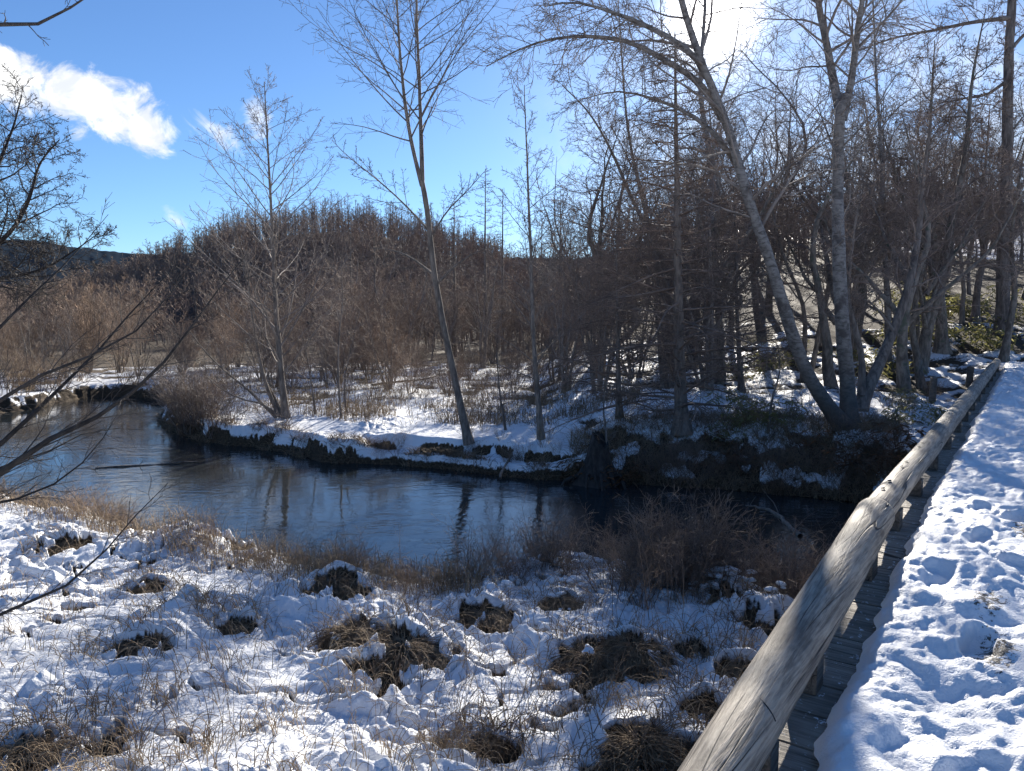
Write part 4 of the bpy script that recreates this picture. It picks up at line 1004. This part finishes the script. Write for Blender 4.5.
def shrubs(n, area, h0, h1, label, group, mats, wide=(1, 1.5), z0=.5):
    k = 0
    for _ in range(n * 20):
        if k >= n: break
        px, py = area(); p = Pz(px, py, z0)
        z = gz1(p[0], p[1])
        if z < .02: continue
        h = random.uniform(h0, h1); o = obj('shrub', random.choice(SM), None, None, (p[0], p[1], z - .04), random.uniform(0, 6.28))
        w = h * random.uniform(*wide); o.scale = (w, w, h); o.material_slots[0].link = 'OBJECT'; o.material_slots[0].material = M[random.choice(mats)]
        tag(o, label, 'shrub', group); k += 1
for m in SM: m.materials.append(M['twig_brown'])
def along(pts, jx, jy):
    def f():
        k = random.randrange(len(pts) - 1); t = random.random()
        return (pts[k][0] * (1 - t) + pts[k + 1][0] * t + random.gauss(0, jx), pts[k][1] * (1 - t) + pts[k + 1][1] * t + random.gauss(0, jy))
    return f
U = random.uniform
shrubs(20, along([(190, 556), (330, 584), (400, 602), (450, 606)], 14, 6), .2, .42, 'straw brown dry brush along the near water edge', 'dry brush on the left of the near bank', ['twig_brown', 'twig_brown', 'straw'])
shrubs(22, along([(0, 498), (60, 512), (190, 548)], 14, 6), .25, .5, 'thin dry brush on the left of the near bank beside the water', 'dry brush on the far left of the near bank', ['twig_brown', 'straw'])
shrubs(36, along([(480, 596), (560, 577), (640, 596), (720, 615)], 22, 9), .35, .7, 'dark tangled brush at the near water edge below the log kerb', 'dark brush at the near water edge', ['twig_dark', 'twig_dark', 'twig_brown'])
shrubs(24, along([(690, 590), (740, 600), (800, 610), (850, 600)], 22, 10), .45, .9, 'tall dark brush at the water edge beside the bridge', 'tall dark brush beside the bridge', ['twig_dark', 'twig_dark', 'twig_brown'])
shrubs(9, along([(665, 596), (715, 606)], 10, 5), .65, .95, 'dark brush standing before the darkest water near the bridge', 'dark brush before the darkest water', ['twig_dark', 'twig_brown'])
shrubs(20, along([(168, 432), (175, 415), (210, 425), (230, 438)], 8, 5), .9, 1.7, 'bushy grey brown shrub on the point where the river bends', 'shrubs on the river point', ['twig_brown', 'twig_grey', 'twig_dark'])
shrubs(26, along([(215, 436), (300, 448), (400, 456), (500, 462), (560, 468)], 12, 6), .18, .5, 'small dry brush poking from the snow at the cut edge of the far bank', 'small brush on the cut bank', ['twig_brown', 'twig_dark', 'straw'], z0=.3)
shrubs(26, along([(0, 390), (60, 382), (140, 388), (165, 400)], 12, 5), .8, 1.8, 'brown shrub at the far edge of the river bend', 'shrubs at the far river bend', ['twig_brown', 'straw', 'twig_dark'])
shrubs(60, along([(330, 398), (420, 385), (500, 390), (560, 392)], 40, 16), .35, .9, 'dry brown shrub in the snowy meadow across the river', 'dry shrubs in the meadow', ['twig_brown', 'straw', 'twig_red'], (1.2, 2.0))
shrubs(26, along([(220, 392), (300, 380), (400, 366)], 30, 8), .6, 1.3, 'reddish dry shrub at the back of the snowy meadow', 'reddish shrubs at the back of the meadow', ['twig_red', 'twig_brown'], (1.2, 2.0))
shrubs(38, along([(640, 478), (700, 474), (760, 480), (820, 490), (870, 480)], 16, 9), .3, .75, 'dark withered shrub on the brown far bank below the birch', 'withered shrubs on the brown bank', ['twig_dark', 'twig_brown', 'twig_dark'])
shrubs(16, along([(640, 430), (720, 430), (780, 420), (880, 400), (905, 420)], 28, 14), .3, .8, 'small bare shrub on the snowy wood floor around the birches', 'small shrubs on the wood floor', ['twig_dark', 'twig_brown'], z0=.95)

# weed stalks standing in the near snow
def weed_mesh(seed):
    r = np.random.default_rng(seed); K = 9; t = np.linspace(0, 1, K)
    P = np.stack([.16 * r.normal() * t ** 1.5, .16 * r.normal() * t ** 1.5, t], 1)[None]; R = (.0042 * (1 - .7 * t))[None]
    B = Bag(); B.tube(P, R, 4)
    P1, R1 = sprout(r, P, R, 9, .35, .98, 40, 12, sub(.2, .5, .4)(P), 4, .05, .12, .7, .0013, lenk=.006); B.tube(P1, R1, 3)
    P2, R2 = sprout(r, P1, R1, 3, .3, .98, 35, 15, sub(.45, .5, .2)(P1), 3, .05, .15, .8, .0016, lenk=.012); B.tube(P2, R2, 3)
    return B.mesh('weed_stalk')
WM = [weed_mesh(400 + k) for k in range(7)]
for m in WM: m.materials.append(M['twig_brown'])
def weeds(n, x0, x1, y0, y1, h0, h1, label, group):
    for _ in range(n):
        px, py = U(x0, x1), U(y0, y1); p = Pz(px, py, .78); z = gz1(p[0], p[1])
        if float(river_sd(np.array([p[0]]), np.array([p[1]]))[0]) < .2: continue
        s_ = (p[0] - KP[0]) * NR[0] + (p[1] - KP[1]) * NR[1]
        if s_ > -.3: continue
        h = U(h0, h1); o = obj('weed_stalk', random.choice(WM), None, None, (p[0], p[1], z - .03), U(0, 6.28)); o.scale = (h, h, h); o.rotation_euler = (U(-.3, .3), U(-.3, .3), U(0, 6.28))
        tag(o, label, 'weed', group)
weeds(70, -20, 480, 600, 780, .22, .55, 'thin dry weed stalk standing in the sunlit snow of the near bank', 'weed stalks on the left of the near bank')
weeds(45, 420, 730, 610, 800, .22, .6, 'thin dry weed stalk standing in the shaded snow beside the log kerb', 'weed stalks near the log kerb')
weeds(30, 150, 420, 550, 620, .3, .6, 'thin dry weed stalk near the water edge', 'weed stalks at the water edge')
weeds(36, 560, 800, 560, 640, .5, 1.0, 'tall dry weed stalk in front of the dark water by the bridge', 'tall weed stalks by the bridge')

# flattened dead grass lying through the snow, and fine straw in the meadow: nobody could count it
def loose_grass(name, n, pick, L0, L1, r0, mat, label, flat=.25, seed=1):
    r = np.random.default_rng(seed); xy = pick(r, n); n = len(xy); z = gz(xy[:, 0], xy[:, 1])
    K = 5; t = np.linspace(0, 1, K)[None, :]; ph = r.random(n) * 6.28; L = r.uniform(L0, L1, n)[:, None]
    out = L * (flat + (1 - flat) * r.random((n, 1)) ** 2); rise = np.sqrt(np.maximum(L ** 2 - out ** 2, .0004)) * .9
    P = np.stack([xy[:, :1] + out * t ** 1.3 * np.cos(ph)[:, None], xy[:, 1:2] + out * t ** 1.3 * np.sin(ph)[:, None], z[:, None] - .02 + rise * (1.6 * t - .9 * t ** 2) + .02], 2)
    B = Bag(); B.tube(P, np.full((n, 1), r0) * (1 - .8 * t) + .0006, 3)
    return tag(obj(name, B.mesh(name), M[mat]), label, 'grass', kind='stuff')
def pick_near(r, n):
    px = r.uniform(-40, 800, n * 3); py = 520 + 290 * r.random(n * 3) ** .8
    P = np.array([Pz(a, b, .75)[:2] for a, b in zip(px, py)])
    sd = river_sd(P[:, 0], P[:, 1]); v = (P[:, 0] - KP[0]) * NR[0] + (P[:, 1] - KP[1]) * NR[1]
    bar = fbm(P[:, 0], P[:, 1], 1.5, 3, 81) - .16
    crk = np.abs(gnoise(P[:, 0] * 1.15 + .3 * gnoise(P[:, 0] * 4, P[:, 1] * 4, 91), P[:, 1] * 1.5, 90)) < .06
    w = np.where(bar > 0, .5, .10) + (sd < 1.3) * .8 + crk * (gnoise(P[:, 0] * .55, P[:, 1] * .55, 93) > -.1) * .8
    ok = (sd > .1) & (v < -.25) & (r.random(n * 3) < w)
    return P[ok][:n]
loose_grass('grass', 4600, pick_near, .08, .32, .0022, 'straw', 'dead straw coloured grass lying through the snow of the near bank', .35, 1)
def pick_tuss(r, n):
    k = r.integers(0, len(TPOS), n); tr = np.array([t[2] for t in TUSS])[k]; a = r.random(n) * 6.28; d = tr * (.45 + .95 * r.random(n))
    return np.stack([TPOS[k, 0] + d * np.cos(a) * 1.15, TPOS[k, 1] - .2 * tr + d * np.sin(a) * .9], 1)
loose_grass('grass', 2600, pick_tuss, .10, .34, .0026, 'straw', 'loose straw frayed out around the tussocks of the near bank', .55, 7)
def pick_fringe(r, n):
    px = r.uniform(-60, 480, n * 3); py = np.interp(px, [-60, 0, 170, 330, 480], [500, 506, 558, 588, 604]) + r.normal(6, 9, n * 3)
    P = np.array([Pz(a, b, .4)[:2] for a, b in zip(px, py)]); sd = river_sd(P[:, 0], P[:, 1])
    return P[(sd > .05) & (sd < 2.2)][:n]
loose_grass('grass', 2600, pick_fringe, .15, .5, .0026, 'straw', 'fringe of brown dead grass along the left of the near water edge', .2, 2)
def pick_meadow(r, n):
    px = r.uniform(180, 640, n * 4); py = 346 + 80 * r.random(n * 4)
    P = np.array([Pz(a, b, .6)[:2] for a, b in zip(px, py)]); sd = river_sd(P[:, 0], P[:, 1])
    nz = fbm(P[:, 0], P[:, 1], .55, 4, 51)
    return P[(sd > 1.5) & (P[:, 1] > 15) & (r.random(n * 4) < np.where(nz > -.05, 1, .12))][:n]
loose_grass('grass', 14000, pick_meadow, .2, .6, .006, 'straw', 'pale dead grass standing in the snowy meadow across the river', .15, 3)
def pick_bank(r, n):
    px = r.uniform(570, 900, n * 3); py = 440 + 70 * r.random(n * 3)
    P = np.array([Pz(a, b, .5)[:2] for a, b in zip(px, py)]); sd = river_sd(P[:, 0], P[:, 1])
    return P[(sd > .02) & (sd < 3) & (P[:, 1] > 11)][:n]
def pick_cut(r, n):
    px = r.uniform(150, 580, n * 12); py = np.interp(px, [150, 165, 200, 255, 320, 400, 500, 580], [400, 425, 436, 443, 456, 458, 466, 474]) + r.normal(0, 6, n * 12)
    P = np.array([Pz(a, b, .15)[:2] for a, b in zip(px, py)]); sd = river_sd(P[:, 0], P[:, 1])
    return P[(sd > -.12) & (sd < .45) & (P[:, 1] > 11) & (gnoise(P[:, 0] * 1.7, P[:, 1] * 1.7, 8) > -.05)][:n]
loose_grass('grass', 2600, pick_cut, .1, .38, .005, 'straw_dark', 'dark dead grass hanging over the cut edge of the far bank', .6, 6)
loose_grass('grass', 9000, pick_bank, .15, .5, .004, 'straw_dark', 'dark withered grass hanging over the brown far bank', .5, 4)

# dwarf bamboo on the right bank
def sasa_mesh(seed):
    r = np.random.default_rng(seed); n = 55; ph = r.random(n) * 6.28; d = r.random(n) ** .6 * .65; h = r.uniform(.1, .55, n)
    base = np.stack([d * np.cos(ph), d * np.sin(ph), h], 1); a = r.random(n) * 6.28; L = r.uniform(.14, .26, n)
    B = Bag(); S_ = np.stack([np.stack([base[:, 0] * .5, base[:, 1] * .5, 0 * h], 1), base * [.8, .8, .6], base], 1); B.tube(S_[::3], np.full((len(S_[::3]), 3), .004), 3)
    D = np.stack([np.cos(a), np.sin(a), r.uniform(-.5, .35, n)], 1); D = nrm(D); sd_ = nrm(np.cross(D, [0, 0, 1.])); up_ = np.cross(sd_, D)
    V = []; Q = []
    prof = [(0, .004), (.3, .13), (.65, .11), (1, .005)]
    for i in range(n):
        o = len(V)
        for f, w in prof:
            c = base[i] + D[i] * L[i] * f - np.array([0, 0, .35 * L[i] * f * f])
            V += [c - sd_[i] * w * L[i] + up_[i] * .02, c + up_[i] * 0.0, c + sd_[i] * w * L[i] + up_[i] * .02]
        for k in range(3):
            a0 = o + k * 3; Q += [(a0, a0 + 1, a0 + 4, a0 + 3), (a0 + 1, a0 + 2, a0 + 5, a0 + 4)]
    B.add(np.array(V), np.array(Q)); return B.mesh('bamboo_plant')
LM = [sasa_mesh(500 + k) for k in range(4)]
for m in LM: m.materials.append(M['sasa'])
def sasa(n, area, s0, s1, label, group, z0=1.0, mat=None):
    for _ in range(n):
        px, py = area(); p = on_ground(px, py, z0)
        o = obj('bamboo_plant', random.choice(LM), None, None, (p[0], p[1], p[2] - .04), U(0, 6.28), U(s0, s1)); tag(o, label, 'plant', group)
        if mat: o.material_slots[0].link = 'OBJECT'; o.material_slots[0].material = M[mat]
sasa(9, lambda: (U(722, 795), U(402, 442)), .5, .9, 'yellow green dwarf bamboo on the bank left of the big birch', 'dwarf bamboo left of the birch')
sasa(12, lambda: (U(895, 960), U(392, 425)), .35, .7, 'dwarf bamboo on the snow around the short wooden posts', 'dwarf bamboo by the posts')
sasa(26, lambda: (U(895, 1022), U(296, 352)), .9, 1.7, 'yellowish dwarf bamboo on the slope beyond the end of the bridge', 'dwarf bamboo on the slope', 2.0)
sasa(12, lambda: (U(740, 900), U(330, 390)), .7, 1.2, 'low dwarf bamboo on the snowy wood floor behind the birch', 'dwarf bamboo behind the birch', 1.5)
sasa(16, lambda: (U(580, 900), U(440, 485)), .4, .9, 'withered brown leaves of a low plant on the brown far bank', 'withered plants on the brown bank', .8, 'fern')

# the stump at the water, driftwood, posts
def stump():
    b = on_ground(597, 478, .3); r = np.random.default_rng(9)
    root = empty('tree_stump', tuple(b), 'dark broken tree stump with splayed roots and a jagged top at the water edge', 'stump')
    K, S = 16, 26; z = np.linspace(-.25, .78, K); th = np.arange(S) / S * 2 * pi
    ZZ, TH = np.meshgrid(z, th, indexing='ij')
    R = .20 + .34 * np.exp(-(ZZ + .2) / .28) + .05 * gnoise(np.cos(TH) * 3 + 7, np.sin(TH) * 3 + ZZ * 1.2, 4) + .03 * np.cos(TH * 5 + 1) * np.exp(-ZZ / .4)
    top = .12 * gnoise(TH * 2.2, TH * 0, 3) + .14 * np.cos(TH - 2.4)
    f = np.clip((ZZ - .2) / .58, 0, 1); Z2_ = ZZ + top * f; R = R * (1 - .35 * f)
    X = R * np.cos(TH) * 1.1 + .06 * f; Yy = R * np.sin(TH)
    V = np.stack([X.ravel(), Yy.ravel(), Z2_.ravel()], 1).tolist()
    F_ = [(i * S + j, i * S + (j + 1) % S, (i + 1) * S + (j + 1) % S, (i + 1) * S + j) for i in range(K - 1) for j in range(S)]
    o = (K - 1) * S; V.append([.06, 0, .52]); F_ += [(o + j, o + (j + 1) % S, len(V) - 1) for j in range(S)]
    me = bpy.data.meshes.new('trunk'); me.from_pydata(V, [], F_); me.polygons.foreach_set('use_smooth', np.ones(len(F_), bool)); obj('trunk', me, M['bark_black'], root)
    B = Bag(); P0 = []
    for k in range(13):
        a = k / 13 * 6.28 + r.normal(0, .2); L = r.uniform(.45, .95); t = np.linspace(0, 1, 7)
        P0.append(np.stack([(.2 + L * t) * np.cos(a + .5 * t * r.normal()), (.2 + L * t) * np.sin(a), .22 * (1 - t) ** 1.5 - .28 * t + .06 * r.normal(0, 1, 7)], 1))
    B.tube(np.array(P0), np.outer(r.uniform(.035, .065, 13), np.linspace(1, .25, 7)), 7); obj('roots', B.mesh('roots'), M['bark_black'], root)
stump()
def post(px, py, h, r0, label, rz=0):
    b = on_ground(px, py, 1.0); B = Bag(); z = np.array([-.3, .0, h * .5, h - .012, h]); P = np.stack([0 * z, 0 * z, z], 1)[None]
    V, Q = tubes(P, np.array([[r0, r0, r0 * .98, r0 * .97, r0 * .9]]), 14); n = len(V); V = np.vstack([V, [0, 0, h + .002]])
    V[:, 0] += V[:, 2] * .03; o = 4 * 14
    faces = [tuple(q) for q in Q] + [(o + j, o + (j + 1) % 14, n) for j in range(14)]
    me = bpy.data.meshes.new('wooden_post'); me.from_pydata([tuple(v) for v in V], [], faces)
    return tag(obj('wooden_post', me, M['post'], None, tuple(b), rz), label, 'post')
post(932, 402, .62, .085, 'short round wooden post standing alone in the snow left of the log kerb')
post(969, 386, .55, .09, 'dark short wooden post close against the far end of the log kerb')
def driftwood(pts, z0, dz, r0, label, seed):
    P = []
    for k, (x, y) in enumerate(pts):
        p = Pz(x, y, z0); P.append([p[0], p[1], z0 + dz[k]])
    P = resample(P, 14); base = P[0].copy(); r = np.random.default_rng(seed); P = P - base + np.cumsum(r.normal(0, .012, (14, 3)), 0)
    R = np.linspace(r0, r0 * .3, 14); B = Bag(); B.tube(P[None], R[None], 7)
    b, _ = crown_of(r, P[None], R[None], [dict(n=5, t0=.3, t1=.95, ang=50, angj=15, len=abs_len(.4, lambda t: .5 + (1 - t)), K=5, wob=.2, rmax=.6, lenk=.02, tip=.004)])
    B.add(np.concatenate(b.V), np.concatenate(b.Q))
    return tag(obj('fallen_branch', B.mesh('fallen_branch'), M['bark_grey'], None, tuple(base)), label, 'branch')
driftwood([(372, 388), (400, 386), (430, 384), (458, 380)], .75, [.1, .14, .2, .35], .05, 'grey fallen branch lying level across the snowy meadow left of the forked tree', 1)
driftwood([(500, 478), (515, 466), (528, 462), (538, 463)], .1, [.0, .22, .24, .2], .03, 'bent dark stick arching out of the water below the snowy ledge', 2)
driftwood([(95, 468), (130, 466), (165, 464), (200, 462)], 0, [-.02, .03, .02, .0], .035, 'thin dark branch lying in the river on the left', 3)
driftwood([(800, 560), (775, 535), (755, 520), (742, 512)], .0, [.3, .3, .25, .15], .04, 'pale bare branch leaning over the dark water beside the bridge', 4)

# little caps of snow caught in the brush at the water
def snow_caps():
    r = np.random.default_rng(3); B = Bag(); th = np.arange(8) / 8 * 2 * pi; n = 0
    for k in range(90):
        if k < 70: px, py = r.normal(600, 75), r.normal(584, 10)
        else: px, py = r.normal(730, 30), r.normal(600, 10)
        p = Pz(px, py, .55); z = gz1(p[0], p[1])
        if z < .22: continue
        rings = [(-.35, .5), (-.2, .95), (.1, 1.0), (.35, .75), (.5, .3), (.53, .02)]
        for q in range(r.integers(3, 9)):
            s = r.uniform(.012, .042); c = (p[0] + r.normal(0, .05), p[1] + r.normal(0, .05), z + r.uniform(-.01, .08)); e = r.random(3) * 6
            V = np.array([[c[0] + s * R * cos(t) * (1 + .35 * sin(2 * t + e[0])) * 1.3, c[1] + s * R * sin(t) * (1 + .35 * cos(3 * t + e[1])), c[2] + s * h * 1.3 + s * .3 * R * sin(t + e[2])] for h, R in rings for t in th])
            Q = [(i * 8 + j, i * 8 + (j + 1) % 8, (i + 1) * 8 + (j + 1) % 8, (i + 1) * 8 + j) for i in range(5) for j in range(8)]
            B.add(V, np.array(Q))
    return tag(obj('snow', B.mesh('snow'), M['snow']), 'small lumps of snow caught on the brush by the water', 'snow', kind='stuff')
snow_caps()
